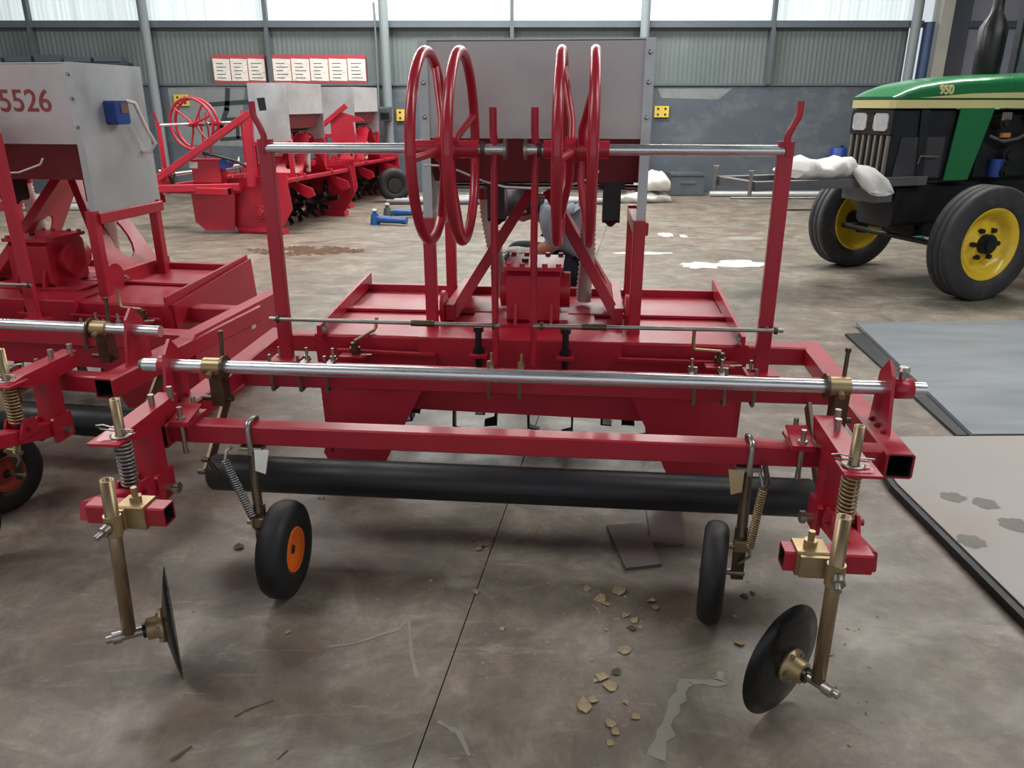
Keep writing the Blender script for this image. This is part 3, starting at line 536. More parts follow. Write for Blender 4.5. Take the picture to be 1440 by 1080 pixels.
b1 = bgm((-3.22, 9.2, 0), math.radians(-104), 'red seeding tiller with a slanting brace and one reel parked in front of the notices', skipbg, -.6)
b2 = bgm((-2.92, 11.6, 0), math.radians(-104), 'red seeding tiller with a black side wheel parked next to the hall wall column', skipbg+('reel_ring', 'reel_shaft', 'reel_stay', 'lever_post', 'link_rod', 'pivot_shaft'), 0)
def into(o, mb, name, m):      # a part of a turned machine, given in world places
    mi = (Matrix.Translation(o.location) @ o.rotation_euler.to_matrix().to_4x4()).inverted(); mb.v = [mi @ p for p in mb.v]; return mb.build(name, m, o, (0, 0, 0))
t0, t1, t2 = wY(350, 160, 9.0), wY(222, 252, 9.0), wY(354, 262, 9.0)
into(b1, MB().beam(t1, t0, .09, .07), 'slant_brace', 'red'); into(b1, MB().beam(t2, t0+V(0, 0, .03), .08, .08, (0, 1, 0)), 'brace_post', 'red')
into(b1, MB().beam(wY(225, 265, 9.0), wY(338, 263, 9.0), .07, .08), 'lower_rail', 'red')
g0 = wY(300, 245, 9.15); into(b1, MB().b2(g0+V(-.2, -.1, -.1), g0+V(.12, .1, .17), .08), 'drive_case', 'red'); into(b1, MB().cyl(wY(318, 230, 9.1)+V(0, -.08, 0), wY(318, 230, 9.1)+V(0, .1, 0), .055, n=16), 'blue_cap', 'blue'); into(b1, MB().plate([wY(x, y, 9.05) for x, y in ((266, 227), (278, 228), (278, 237), (266, 236))], (0, -.004, 0)), 'sticker', 'white')
into(b1, MB().plate([wY(x, y, 9.12) for x, y in ((268, 268), (330, 268), (330, 324), (290, 324), (275, 312))], (0, .03, 0)), 'end_shield', 'red')
into(b1, MB().tube([wY(x, y, 9.0) for x, y in ((285, 216), (300, 218), (330, 226), (352, 236))], .018, 6), 'hydraulic_hose', 'black'); into(b1, MB().plate([wY(x, y, 8.95) for x, y in ((361, 138), (372, 137), (375, 155), (365, 156))], (0, -.004, 0)), 'instruction_sticker', 'black')
c = wZ(556, 284, 0); c = V(c.x, c.y, .26); wb = into(b2, MB().lathe([(-.05, .1), (-.06, .2), (-.04, .255), (.04, .255), (.06, .2), (.05, .1)], c, (.35, -1, 0), 32), 'side_wheel', 'rubber'); into(b2, MB().cyl(c+V(.02, -.06, 0), c-V(.02, -.06, 0), .11, n=20), 'wheel_disc', 'dark')
into(b2, MB().plate([wY(x, y, 11.2) for x, y in ((468, 210), (502, 210), (496, 172), (512, 170), (505, 165), (474, 156), (464, 166))], (0, .03, 0)), 'mast_cheek', 'red'); into(b2, MB().beam(wY(440, 188, 11.2), wY(487, 148, 11.2), .09, .06), 'top_link', 'red')
# ---------------------------------------------------------------- the green tractor
M['green'] = mat('green_hood_paint', (30, 116, 66), .34, var=.06, scale=3, coat=.5)
M['cream'] = mat('cream_stripe_paint', (222, 212, 150), .4, var=.05, scale=3, coat=.3)
M['tblack'] = mat('black_panel', (30, 31, 36), .4, var=.2, scale=5, coat=.2)
M['mesh'] = mat('dusty_black_mesh', (58, 58, 62), .6, var=.3, scale=4, bump=.4, bscale=160)
M['engine'] = mat('dark_engine', (26, 27, 32), .55, .2, var=.4, scale=9)
M['trubber'] = mat('tractor_tyre', (46, 46, 50), .65, var=.2, scale=8, bump=.15, bscale=60, dirt=(92, 88, 84), dirt_amt=.5, dscale=6)
M['yrim'] = mat('yellow_rim', (226, 190, 40), .35, var=.06, scale=6, coat=.3, dirt=(140, 100, 40), dirt_amt=.35, dscale=14)
M['lens'] = mat('headlight_lens', (206, 210, 212), .15, .2, var=.12, scale=22, coat=1)
M['slat'] = mat('grille_bar', (120, 114, 108), .5, .2, var=.2, scale=20, stretch=(1, 1, .2))
M['greybar'] = mat('grey_carrier_steel', (104, 104, 108), .5, .3, var=.12, scale=5)
M['sack'] = mat('white_woven_sack', (206, 204, 200), .75, var=.08, scale=5, bump=.3, bscale=70)
M['amber'] = mat('amber_lamp', (214, 128, 60), .3, var=.05, coat=.5)
M['glass'] = mat('dark_cab_glass', (60, 70, 72), .08, var=.05, coat=1)
O = Vector((0, 0, 0))
T = empty('tractor', (3.405, 6.6, 0), math.radians(197.5)); tag(T, 'green and cream tractor with yellow front rims and 950 on its hood', 'tractor')
def tp(name, mb, m, par=None): return mb.build(name, m, par or T, (0, 0, 0))
def wheel(name, x, y, r, w, rr, lug=False):
    s = 1 if y > 0 else -1
    pr = [(-w*.36, rr-.005), (-w*.5, rr+.05), (-w*.52, r*.8), (-w*.44, r*.955)]
    for a, b in ((-.40, -.16), (-.10, .10), (.16, .40)): pr += [(w*a, r), (w*b, r), (w*(b+.01), r-.022), (w*(b+.05), r-.022)]
    pr = pr[:-2]+[(w*.44, r*.955), (w*.52, r*.8), (w*.5, rr+.05), (w*.36, rr-.005)]
    t = tp(name, MB().lathe(pr, (x, y, r), (0, 1, 0), 56), 'trubber')
    tp('rim', MB().lathe([(w*.40*s, rr+.022), (w*.40*s, rr), (w*.30*s, rr-.02), (w*.22*s, rr-.045), (.0*s, rr-.05), (-.005*s, rr*.55), (.03*s, rr*.42), (.03*s, .0), (.015*s, .0), (.015*s, rr*.4), (-.02*s, rr*.55), (-.02*s, rr-.045), (-w*.4*s, rr-.01), (-w*.4*s, rr+.015)], (x, y, r), (0, 1, 0), 48), 'yrim', t)
    tp('hub', MB().cyl((x, y-.12*s, r), (x, y+.075*s, r), .075*r/.43, n=20).cyl((x, y+.075*s, r), (x, y+.10*s, r), .05, n=12), 'engine', t)
    for k in range(6):
        a = k*PI/3; tp('wheel_nut', MB().cyl((x+.115*math.cos(a), y+.02*s, r+.115*math.sin(a)), (x+.115*math.cos(a), y+.055*s, r+.115*math.sin(a)), .02, n=6), 'engine', t)
    return t
wheel('front_wheel', 0, .70, .435, .21, .265); wheel('front_wheel', 0, -.70, .435, .21, .265)
def bigwheel(x, y):
    s = 1 if y > 0 else -1; w = .46; r = .80
    t = tp('rear_wheel', MB().lathe([(-w*.4, .5), (-w*.5, .56), (-w*.5, .7), (-w*.44, .765), (w*.44, .765), (w*.5, .7), (w*.5, .56), (w*.4, .5)], (x, y, r), (0, 1, 0), 48), 'trubber')
    for k in range(20):
        for q in (-1, 1):
            a = (k+.25*q)*2*PI/20; e = Vector((math.cos(a), 0, math.sin(a))); a2 = a+.16; e2 = Vector((math.cos(a2), 0, math.sin(a2))); c = Vector((x, y, r))
            tp('tyre_lug', MB().beam(c+e*.78+Vector((0, q*w*.46, 0)), c+e2*.78+Vector((0, q*.01, 0)), .05, .06, e), 'trubber', t)
    tp('rim', MB().lathe([(w*.4*s, .5), (w*.3*s, .46), (.05*s, .44), (.0, .2), (.06*s, .15), (.06*s, 0), (-.05*s, 0), (-.05*s, .44), (-w*.4*s, .5)], (x, y, r), (0, 1, 0), 40), 'yrim', t)
bigwheel(-2.35, .82); bigwheel(-2.35, -.82)
# chassis and front axle
ch = tp('chassis', MB().b2((-2.6, -.2, .50), (.42, .2, .84), .1).b2((-.1, -.12, .40), (.1, .12, .52)), 'engine')
tp('axle_beam', MB().beam((0, -.62, .47), (0, .62, .47), .11, .12), 'engine'); tp('tie_rod', MB().cyl((.2, -.6, .40), (.2, .6, .40), .022, n=10), 'dark')
for s in (-1, 1): tp('steering_knuckle', MB().cyl((0, s*.58, .33), (0, s*.58, .62), .05, n=14).beam((0, s*.58, .4), (.2, s*.58, .4), .05, .04), 'engine')
tp('engine_block', MB().b2((-1.35, -.2, .84), (-.33, .2, 1.4), .1), 'engine')
for x, y, z, r, l in ((-.45, .2, 1.30, .05, .1), (-.6, .2, 1.05, .07, .07), (-.85, .2, 1.2, .06, .1), (-.55, .2, .92, .04, .1), (-.75, .2, 1.34, .03, .06)): tp('engine_accessory', MB().cyl((x, y-.02, z), (x, y+l, z), r, n=14).cyl((x, y+l, z), (x, y+l+.02, z), r*.6, n=8), 'dark')
tp('engine_pipe', MB().tube([(-.38, .24, 1.2), (-.5, .27, 1.16), (-.65, .27, 1.18), (-.8, .25, 1.24)], .014, 6), 'greybar'); tp('side_lamp', MB().b2((-.53, .27, 1.19), (-.45, .30, 1.225)), 'amber'); tp('filter_canister', MB().cyl((-.52, .23, .88), (-.52, .23, 1.02), .055, n=16), 'blue')
tp('engine_sticker', MB().b2((-.5, .301, 1.32), (-.4, .303, 1.38)), 'slat')
# hood: sections lofted from nose to dash
secs = []
for x, w, zt in ((.605, .215, 1.497), (.57, .232, 1.515), (.5, .243, 1.55), (.38, .25, 1.59), (.2, .255, 1.622), (0, .26, 1.645), (-.4, .268, 1.668), (-.9, .275, 1.685), (-1.45, .28, 1.70)):
    h = zt-1.478; s = []
    for a in range(-8, 9):
        t = a/8; u = abs(t); yy = math.copysign(w*(1 if u > .75 else math.sin(u/.75*PI/2)**.82), t) if t else 0
        zz = zt-h*.42*(u/.75)**2.6 if u <= .75 else zt-h*.42-(u-.75)/.25*h*.58
        s.append(Vector((x, yy, zz)))
    secs.append(s)
hood = tp('hood', MB().sect(secs, closed=False, caps=False).add([p.copy() for p in secs[0]], [list(range(17))]).add([p.copy() for p in secs[-1]], [list(range(17))[::-1]]), 'green')
st = MB()
pl = [(-1.45, .285), (-.4, .273), (.2, .26), (.5, .248), (.585, .236), (.622, .2)]; path = pl+[(x, -y) for x, y in reversed(pl)]
st.sect([[Vector((x, y, 1.412)), Vector((x, y, 1.472)), Vector((x*.98, y*.93, 1.472)), Vector((x*.98, y*.93, 1.412))] for x, y in path], smooth=False)
tp('hood_stripe', st, 'cream')
tp('stripe_gap', MB().sect([[Vector((x-.004, y*.985, 1.472)), Vector((x-.004, y*.985, 1.48)), Vector((x*.98, y*.9, 1.48)), Vector((x*.98, y*.9, 1.472))] for x, y in path], smooth=False), 'tblack')
for s in (1, -1): tp('upper_stripe', MB().plate([(.4, s*.253, 1.487), (-.3, s*.268, 1.487), (-1.4, s*.283, 1.487), (-1.4, s*.283, 1.545), (-.1, s*.267, 1.52)], (0, s*.004, 0)), 'cream', hood)
text_mesh('hood_number', '950', .088, 'cream', hood, Matrix.Translation((.16, .2645, 1.543)) @ Matrix.Rotation(PI-.01, 4, 'Z') @ Matrix.Rotation(PI/2, 4, 'X'), .003, .004)
# nose
nose = tp('nose_case', MB().b2((-.02, -.225, .86), (.565, .225, 1.414), .05), 'tblack')
tp('lamp_panel', MB().b2((.56, -.225, 1.215), (.592, .225, 1.40)), 'tblack', nose)
for y in (-.115, .115):
    tp('headlight', MB().b2((.59, y-.075, 1.245), (.603, y+.075, 1.375), .15), 'lens', nose)
tp('lamp_divider', MB().b2((.59, -.03, 1.3), (.6, .03, 1.38)), 'dark', nose)
for k in range(7):
    y = -.2+k*.066; tp('grille_bar', MB().b2((.565, y-.012, .875), (.588, y+.012, 1.21), .1), 'slat', nose)
for s in (1, -1):
    tp('side_mesh', MB().plate([(.52, s*.228, .89), (.06, s*.232, .89), (.06, s*.232, 1.2), (.48, s*.228, 1.2)], (0, s*.005, 0)), 'mesh', nose)
    tp('side_panel', MB().plate([(.02, s*.245, .865), (-.215, s*.25, .865), (-.345, s*.26, 1.414), (-.02, s*.25, 1.414)], (0, s*.012, 0)), 'green', nose)
    tp('side_strip', MB().plate([(.30, s*.236, .89), (.22, s*.238, .89), (.26, s*.238, 1.40), (.34, s*.236, 1.40)], (0, s*.006, 0)), 'tblack', nose)
    tp('panel_latch', MB().tube([(.3, s*.25, 1.0), (.3, s*.262, 1.06), (.12, s*.262, 1.05)], .006, 6), 'slat', nose)
tp('panel_sticker', MB().plate([(-.115, .2605, 1.30), (-.155, .2615, 1.30), (-.165, .2625, 1.38), (-.125, .2615, 1.38)], (0, .002, 0)), 'yellow', nose)
# muffler, cab
mx = -.47
tp('muffler', MB().lathe([(0, 0), (0, .085), (.03, .10), (.40, .105), (.5, .05), (.56, .042), (1.1, .042), (1.1, 0)], (mx, 0, 1.62), (0, 0, 1), 24), 'black')
cab = tp('cab', MB().b2((-2.95, -.7, 1.0), (-1.5, .7, 1.35)).b2((-3.0, -.78, 2.62), (-1.35, .78, 2.78), .2), 'green')
for x in (-1.53, -2.9):
    for y in (-.68, .68): tp('cab_post', MB().beam((x, y, 1.3), (x, y, 2.65), .07, .07, (0, 1, 0)), 'tblack', cab)
for s in (1, -1): tp('cab_glass', MB().b2((-2.87, s*.68, 1.35), (-1.56, s*.69, 2.62), 0), 'glass', cab)
tp('windscreen', MB().b2((-1.53, -.65, 1.35), (-1.52, .65, 2.62), 0), 'glass', cab); tp('dash', MB().b2((-1.5, -.3, 1.0), (-1.4, .3, 1.72)), 'tblack', cab)
for s in (1, -1): tp('fender', MB().lathe([(-.26, .86), (-.26, .89), (.26, .89), (.26, .86)], (-2.35, s*.86, .8), (0, 1, 0), 32), 'green', cab)
# weight carrier on the nose
car = tp('front_carrier', MB().b2((.2, .21, .835), (1.78, .27, .905)).b2((.2, -.27, .835), (1.78, -.21, .905)).b2((1.70, -.21, .84), (1.78, .21, .9)).b2((.65, -.21, .84), (.73, .21, .9)).b2((.45, -.2, .7), (.6, .2, .84)), 'greybar')
for y in (-.24, .24): tp('carrier_pin', MB().cyl((1.8, y, .80), (1.8, y, .965), .014, n=10).cyl((1.8, y, .965), (1.8, y, .985), .024, n=8), 'steel', car)
def sack(name, c, L, Wd, Ht, rz, label, group, seed, tail=None, flat=.0):
    rnd = random.Random(seed); mb = MB(); n = 20; m_ = 18; secs = []; c = Vector(c); ca, sa = math.cos(rz), math.sin(rz)
    ph = [rnd.random()*6 for _ in range(6)]
    for i in range(n+1):
        t = i/n*2-1; e = (1-abs(t)**7)**.5 if abs(t) < 1 else 0; s = []
        wq = Wd/2*(.7+.3*e); hq = Ht*max(.5, e)
        for j in range(m_):
            a = j*2*PI/m_; x = t*L/2; y = wq*math.copysign(abs(math.cos(a))**.8, math.cos(a)); z = hq*(.5+.5*math.copysign(abs(math.sin(a))**.75, math.sin(a)))
            k = .02*math.sin(5*t+ph[0]+2*a)+.014*math.sin(11*t+ph[1]-3*a)+.01*math.sin(17*t+ph[2]+a*2)
            z = max(0, z*(1+k*2.2/max(Ht, .1)*.5)) if math.sin(a) > -.6 else 0; y += k*.8
            s.append(Vector((x*ca-y*sa, x*sa+y*ca, z))+c)
        secs.append(s)
    mb.sect(secs)
    r = solo(name, mb, 'sack', c, label, 'sack', group)
    if tail:
        q = [Vector(p) for p in tail]; secs = []
        for i, (p, w, h) in enumerate(zip(q, (.04, .1, .13, .11), (.03, .05, .045, .02))):
            secs.append([p+Vector((math.cos(a)*w*ca, math.cos(a)*w*sa*.6-.02*math.sin(3*a), math.sin(a)*h)) for a in [k*2*PI/10 for k in range(10)]])
        t_ = MB().sect(secs).build('sack_mouth', 'sack', r, c)
    return r
def tw(x, y, z): a = math.radians(197.5); return Vector((3.405+x*math.cos(a)-y*math.sin(a), 6.6+x*math.sin(a)+y*math.cos(a), z))
sack('woven_sack', tw(1.04, .03, .907), .58, .48, .125, math.radians(197.5), 'white woven sack lying on the steel carrier in front of the tractor', None, 3, [tw(.86, .16, .975), tw(.82, .27, .95), tw(.78, .36, .87), tw(.72, .38, .80)])
# ---------------------------------------------------------------- things on the floor
M['plateA'] = mat('blue_grey_steel_plate', (132, 137, 143), .42, .2, var=.1, scale=1.2, stretch=(.4, 2, 1), dirt=(96, 102, 108), dirt_amt=.6, dscale=1.5)
M['plateB'] = mat('dusty_steel_plate', (146, 140, 138), .5, .1, var=.1, scale=1.5, dirt=(150, 128, 108), dirt_amt=.5, dscale=1.6)
M['plateE'] = mat('dark_plate', (44, 44, 46), .55, .3, var=.2, scale=5)
M['smallplate'] = mat('grey_steel_offcut', (104, 94, 92), .45, .4, var=.12, scale=3)
M['scrap'] = mat('dry_leaf_scrap', (158, 138, 110), .8, var=.3, scale=14)
M['scrapd'] = mat('dark_scrap', (84, 70, 56), .85, var=.3, scale=14)
M['whitepaint'] = mat('white_floor_paint', (206, 202, 196), .6, var=.1, scale=6)
M['pale'] = mat('pale_scuff', (138, 135, 126), .6, var=.12, scale=12)
M['dirt'] = mat('brown_dirt', (92, 68, 50), .95, var=.3, scale=9, bump=.5, bscale=30)
M['toolblue'] = mat('blue_tool_body', (28, 78, 138), .4, var=.12, scale=10)
M['pipewhite'] = mat('galvanised_pipe', (196, 200, 200), .35, .4, var=.1, scale=3)
M['crate'] = mat('dark_grey_crate', (78, 82, 88), .6, var=.15, scale=5)
M['sackgrey'] = M['sack']; M['footprint'] = mat('damp_footprint', (92, 84, 78), .5, var=.12, scale=8)
M['teal'] = mat('teal_plastic', (60, 150, 146), .45, var=.1)
def sheet(name, pts, th, m, label, cat, group=None, z=0):
    c = Vector((sum(p[0] for p in pts)/len(pts), sum(p[1] for p in pts)/len(pts), z))
    return solo(name, MB().plate([(p[0], p[1], z) for p in pts], (0, 0, th)), m, c, label, cat, group)
a = sheet('steel_sheet', [(2.21, 4.9), (3.9, 5.05), (3.9, 3.3), (2.05, 3.24)], .014, 'plateE', 'dark steel sheet lying under the blue-grey steel sheet', 'steel sheet')
b = sheet('steel_sheet', [(2.37, 5.11), (4.4, 5.2), (4.4, 3.25), (2.10, 3.21)], .018, 'plateA', 'blue-grey steel sheet on the floor nearer the tractor', 'steel sheet', None, .0145)
sheet('edge_shadow_layer', [(1.585, 3.165), (3.3, 3.2), (3.3, .9), (1.51, .9), (1.50, 1.9), (1.50, 2.72)], .03, 'plateE', 'added dark layer standing for the edge and shadow of the dusty steel sheet', 'sheet edge')  # added dark layer: stands in for the dusty sheet's edge thickness and shadow
b2_ = sheet('steel_sheet', [(1.60, 3.17), (3.3, 3.2), (3.3, .9), (1.54, .9), (1.53, 1.9), (1.525, 2.72)], .006, 'plateB', 'dusty steel sheet with dark footprints beside the red frame rail', 'steel sheet', None, .0305)
for px, py, w, l, r in ((1340, 699, .033, .04, .2), (1386, 708, .033, .045, .6), (1366, 761, .033, .045, .3), (1428, 738, .04, .05, .4)):
    p = wZ(px, py, .0372); n = 16
    MB().add([p+Vector((math.cos(k*2*PI/n)*w*1.4*(1+.15*math.sin(3*k+px)), math.sin(k*2*PI/n)*l*(1+.15*math.cos(2*k+px)), 0)) for k in range(n)], [list(range(n))]).build('footprint', 'footprint', b2_, b2_.location)
def wq(l, z=0): return [wZ(x, y, z) for x, y in l]
sheet('steel_offcut', wq([(853, 742), (905, 739), (930, 797), (880, 803)]), .012, 'smallplate', 'brown-grey rectangular steel offcut on the floor, its long edge dark', 'steel plate')
sheet('steel_offcut', wq([(908, 715), (955, 711), (962, 768), (915, 766)]), .010, 'smallplate', 'grey rectangular steel offcut partly under the black roller', 'steel plate')
# scraps of dry leaf and paper
rnd = random.Random(11)
spots = [(680, 765, 26), (672, 772, 16), (667, 757, 12), (669, 832, 14), (706, 884, 10), (826, 829, 14), (845, 843, 22), (869, 832, 22), (852, 850, 14), (880, 866, 14), (892, 873, 14), (888, 884, 16), (879, 916, 20), (853, 886, 6), (847, 952, 20), (868, 946, 14), (858, 966, 20), (838, 957, 12), (820, 994, 22), (835, 985, 14), (880, 988, 10), (893, 1008, 12), (858, 1018, 16), (866, 1030, 14), (857, 1045, 12), (915, 846, 16), (922, 855, 14), (1047, 840, 14), (1058, 835, 12), (1040, 905, 16), (1165, 918, 16), (1033, 866, 10), (405, 890, 10), (336, 770, 18), (452, 700, 18), (900, 882, 8), (770, 905, 6), (832, 928, 6), (750, 745, 12), (1195, 1048, 6)]
for i, (px, py, s) in enumerate(spots):
    c = wZ(px, py, 0); r = s/520*.5; n = 7; a0 = rnd.random()*6
    e = [c+Vector((math.cos(a0+k*2*PI/n)*r*(.6+.7*rnd.random()), math.sin(a0+k*2*PI/n)*r*(.6+.7*rnd.random()), .001+rnd.random()*r*.45)) for k in range(n)]
    mb = MB(); top = c+Vector((0, 0, .002+r*.15)); mb.add([top]+e, [[0, 1+k, 1+(k+1) % n] for k in range(n)]); mb.add([p-Vector((0, 0, .001)) for p in [top]+e], [[0, 1+(k+1) % n, 1+k] for k in range(n)])
    d = i in (15, 11, 27, 33, 28)
    an = min((((px-x)**2+(py-y)**2), n_) for x, y, n_ in ((880, 780, 'steel offcuts'), (1090, 950, 'tilted coulter disc'), (1020, 850, 'narrow depth wheel'), (672, 800, 'long floor joint'), (395, 830, 'orange-rimmed depth wheel'), (890, 890, 'scatter between offcuts and coulter disc'), (860, 1010, 'pale floor smear')))[1]
    kd = 'dark curled' if d else 'tan dry'
    solo('leaf_scrap', mb, 'scrapd' if d else 'scrap', c, kd+' scrap on the concrete floor by the '+an, 'scrap', kd+' scraps by the '+an)
mb = MB(); r_ = random.Random(21)
for cx, cy, n_, sp in ((865, 860, 90, 45), (855, 985, 70, 40), (680, 790, 60, 40), (1055, 850, 40, 30), (760, 860, 60, 110), (450, 880, 40, 160), (1180, 920, 40, 90)):
    for k in range(n_):
        u_, v_ = cx+r_.gauss(0, sp), cy+r_.gauss(0, sp*.8)
        if 840 < u_ < 975 and v_ < 815: continue
        p = wZ(u_, v_, 0); q = .0012+.004*r_.random()**3; a = r_.random()*6; d = Vector((math.cos(a), math.sin(a), 0))*q*1.6; e = Vector((-d.y, d.x, 0))*.6
        mb.add([p+d, p+e, p-d, p-e, p+Vector((0, 0, q*.9))], [[0, 1, 4], [1, 2, 4], [2, 3, 4], [3, 0, 4]])
cr = solo('debris_crumbs', mb, 'scrap', wZ(865, 860, 0), 'fine pale crumbs strewn over the concrete around the scraps', 'debris'); cr['kind'] = 'stuff'
# marks on the floor
def blot(name, px0, px1, py, h, m, seed, n=26, ang=0):
    r_ = random.Random(seed); a, b = wZ(px0, py, 0), wZ(px1, py, 0); c = (a+b)/2; L = (b-a).length/2; d = abs(wZ(px0, py-h, 0).y-wZ(px0, py+h, 0).y)/2; pts = []
    for k in range(n):
        t = k*2*PI/n; q = .72+.4*r_.random(); x, y = math.cos(t)*L*q, math.sin(t)*d*q; pts.append(c+Vector((x*math.cos(ang)-y*math.sin(ang), x*math.sin(ang)+y*math.cos(ang), .0012)))
    MB().add(pts, [list(range(n))]).build(name, m, floor, (0, 0, 0))
blot('paint_spill', 955, 1015, 373, 5, 'whitepaint', 1); blot('paint_spill', 1005, 1078, 371, 6, 'whitepaint', 2); blot('paint_spill', 925, 948, 330, 3, 'whitepaint', 3); blot('paint_spill', 955, 967, 332, 2, 'whitepaint', 4); blot('paint_spill', 860, 945, 356, 2, 'whitepaint', 6); blot('paint_spill', 1015, 1080, 335, 3, 'pale', 7)
def smear(pts, w, seed, m='pale'):
    r_ = random.Random(seed); p = [wZ(x, y, 0)+Vector((0, 0, .0012)) for x, y in pts]; l, rr = [], []
    for i in range(len(p)-1):
        for k in range(4):
            q = p[i].lerp(p[i+1], k/4); d = (p[i+1]-p[i]).normalized(); s = Vector((d.y, -d.x, 0))*w*(.4+.9*r_.random()); l.append(q+s); rr.append(q-s*(.5+r_.random()))
    MB().sect([l, rr], closed=False, caps=False).build('pale_smear', m, floor, (0, 0, 0))
smear([(1015, 945), (1010, 962), (965, 958), (950, 990), (935, 1030), (915, 1078)], .016, 4); smear([(575, 868), (560, 885), (500, 905), (450, 912)], .006, 5); smear([(575, 870), (578, 920), (590, 965)], .006, 6); smear([(615, 1015), (645, 1030), (665, 1075)], .008, 8)
smear([(385, 985), (345, 1000), (325, 1012)], .004, 9, 'scrapd'); smear([(270, 1050), (230, 1078)], .005, 10, 'scrapd'); smear([(405, 1055), (385, 1073)], .003, 12, 'scrapd')
# brown dirt heap
mb = MB(); c = wZ(428, 353, 0); r_ = random.Random(5)
for k in range(150):
    t = r_.random()*2*PI; q = r_.random()**.6; p = c+Vector((math.cos(t)*.62*q, math.sin(t)*.26*q, 0)); s = .02+.05*r_.random()*(1.2-q)
    mb.add([p+Vector((s*1.6, 0, 0)), p+Vector((0, s, 0)), p+Vector((-s*1.6, 0, 0)), p+Vector((0, -s, 0)), p+Vector((0, 0, s*.5))], [[0, 1, 4], [1, 2, 4], [2, 3, 4], [3, 0, 4]])
d_ = solo('dirt_heap', mb, 'dirt', c, 'low strip of crumbly brown dirt on the pale floor', 'dirt'); d_['kind'] = 'stuff'
# blue power tools
for (px, py, lb, rz) in ((538, 316, 'blue angle grinder with its grip facing out on the floor', -.25), (556, 306, 'blue impact wrench standing behind the grinder on the floor', .1)):
    c = wZ(px, py, 0); O = c.copy(); r = tag(empty('power_tool', c, rz), lb, 'power tool', None)
    z = .07
    MB().cyl(c+Vector((-.02, 0, z)), c+Vector((.26, 0, z-.01)), .05, .038, n=16).cyl(c+Vector((.26, 0, z-.01)), c+Vector((.33, 0, z-.01)), .045, n=16).build('motor_body', 'toolblue', r)
    MB().cyl(c+Vector((-.10, 0, 0)), c+Vector((-.10, 0, .13)), .065, .045, n=16).cyl(c+Vector((-.10, 0, .13)), c+Vector((-.10, 0, .17)), .028, n=12).b2(c+Vector((-.12, -.04, .03)), c+Vector((.0, .04, .11)), .2).build('gear_head', 'toolblue' if rz < 0 else 'crate', r)
    MB().cyl(c+Vector((-.1, 0, .17)), c+Vector((-.1, 0, .19)), .03, n=10).build('cap', 'white', r)
    if rz > 0: MB().cyl(c+Vector((.3, 0, z)), c+Vector((.62, -.02, z-.02)), .03, n=10).build('handle', 'crate', r)
# along the foot of the wall
sack('woven_sack', (1.98, 12.3, 0), 0.95, .55, .15, .1, 'grey woven sack lying flat under another sack by the hopper', 'sacks on the floor by the wall', 5)
sack('woven_sack', (2.05, 12.3, .185), .8, .5, .26, -.1, 'plump grey woven sack lying on top of a flat one', 'sacks on the floor by the wall', 9)
c = Vector((2.9, 13.25, 0)); O = c.copy(); r = tag(empty('tool_crate', c), 'dark grey crate standing against the wall by the sacks', 'crate')
MB().b2(c+Vector((-.27, -.2, 0)), c+Vector((.27, .2, .32)), .05).build('body', 'crate', r); MB().b2(c+Vector((-.28, -.21, .32)), c+Vector((.28, .21, .36)), .05).build('lid', 'crate', r); MB().b2(c+Vector((-.12, -.215, .2)), c+Vector((.12, -.2, .24))).build('handle', 'rail', r)
def bar(x0, x1, y, z, r, label, m='pipewhite', group=None, dy=0): return solo('steel_pipe', MB().cyl((x0, y, z+r), (x1, y+dy, z+r), r, n=12), m, ((x0+x1)/2, y, z), label, 'pipe', group)
bar(3.25, 6.0, 12.95, 0, .045, 'bright galvanised pipe lying along the wall behind the tractor'); bar(3.5, 5.2, 12.6, 0, .02, 'thin grey rod lying in front of the galvanised pipe', 'steel')
bar(3.95, 4.9, 11.2, 0, .012, 'thin dark rod lying on the floor beside the far tractor wheel', 'black'); 
for k in range(6): bar(-1.9+.1*k, 1.6-.15*k, 11.9+.11*k, 0, .04, 'galvanised pipe in the row lying on the floor behind the red machine', 'pipewhite' if k % 2 else 'greybar', 'pipes on the floor behind the red machine')
for k in range(5): bar(-8.2, -5.6, 11.2+.11*k, 0, .05, 'galvanised pipe in the bundle seen past the stencilled hopper', 'pipewhite', 'pipe bundle behind the left machine')
for k in range(4): bar(-8.2, -5.7, 11.26+.11*k, .092, .05, 'galvanised pipe in the bundle seen past the stencilled hopper', 'pipewhite', 'pipe bundle behind the left machine')
for x, m, lb in ((5.42, 'blue', 'blue drum standing at the wall behind the tractor'), (5.74, 'doordark', 'dark drum standing at the wall beside the blue one')):
    c = Vector((x, 13.3, 0)); O = c.copy(); r = tag(empty('drum', c), lb, 'drum'); MB().lathe([(0, 0), (0, .13), (.2, .135), (.21, .14), (.23, .135), (.74, .13), (.76, .12), (.76, 0)], c, (0, 0, 1), 24).build('body', m, r); MB().cyl(c+Vector((.05, 0, .76)), c+Vector((.05, 0, .79)), .025, n=10).build('cap', 'black', r)
c = Vector((4.55, 8.9, 0)); solo('hose_coil', MB().ring(c+Vector((0, 0, .03)), (0, 0, 1), .16, .025, 32, 8).ring(c+Vector((0, 0, .075)), (0, 0, 1), .15, .025, 32, 8), 'teal', c, 'small teal hose coil on the floor behind the tractor axle', 'hose')
c = Vector((-7.2, WY-.12, 2.02)); O = c.copy(); r = tag(empty('wall_shelf', c), 'long dark shelf with dark bundles on the wall behind the stencilled hopper', 'shelf')
MB().b2(c+Vector((-1.5, -.1, 0)), c+Vector((1.0, .1, .04))).build('board', 'doordark', r)
for k in range(5): MB().b2(c+Vector((-1.45+.48*k, -.08, .04)), c+Vector((-1.03+.48*k, .08, .12+.02*(k % 3))), .2).build('bundle', 'thinpost', r)
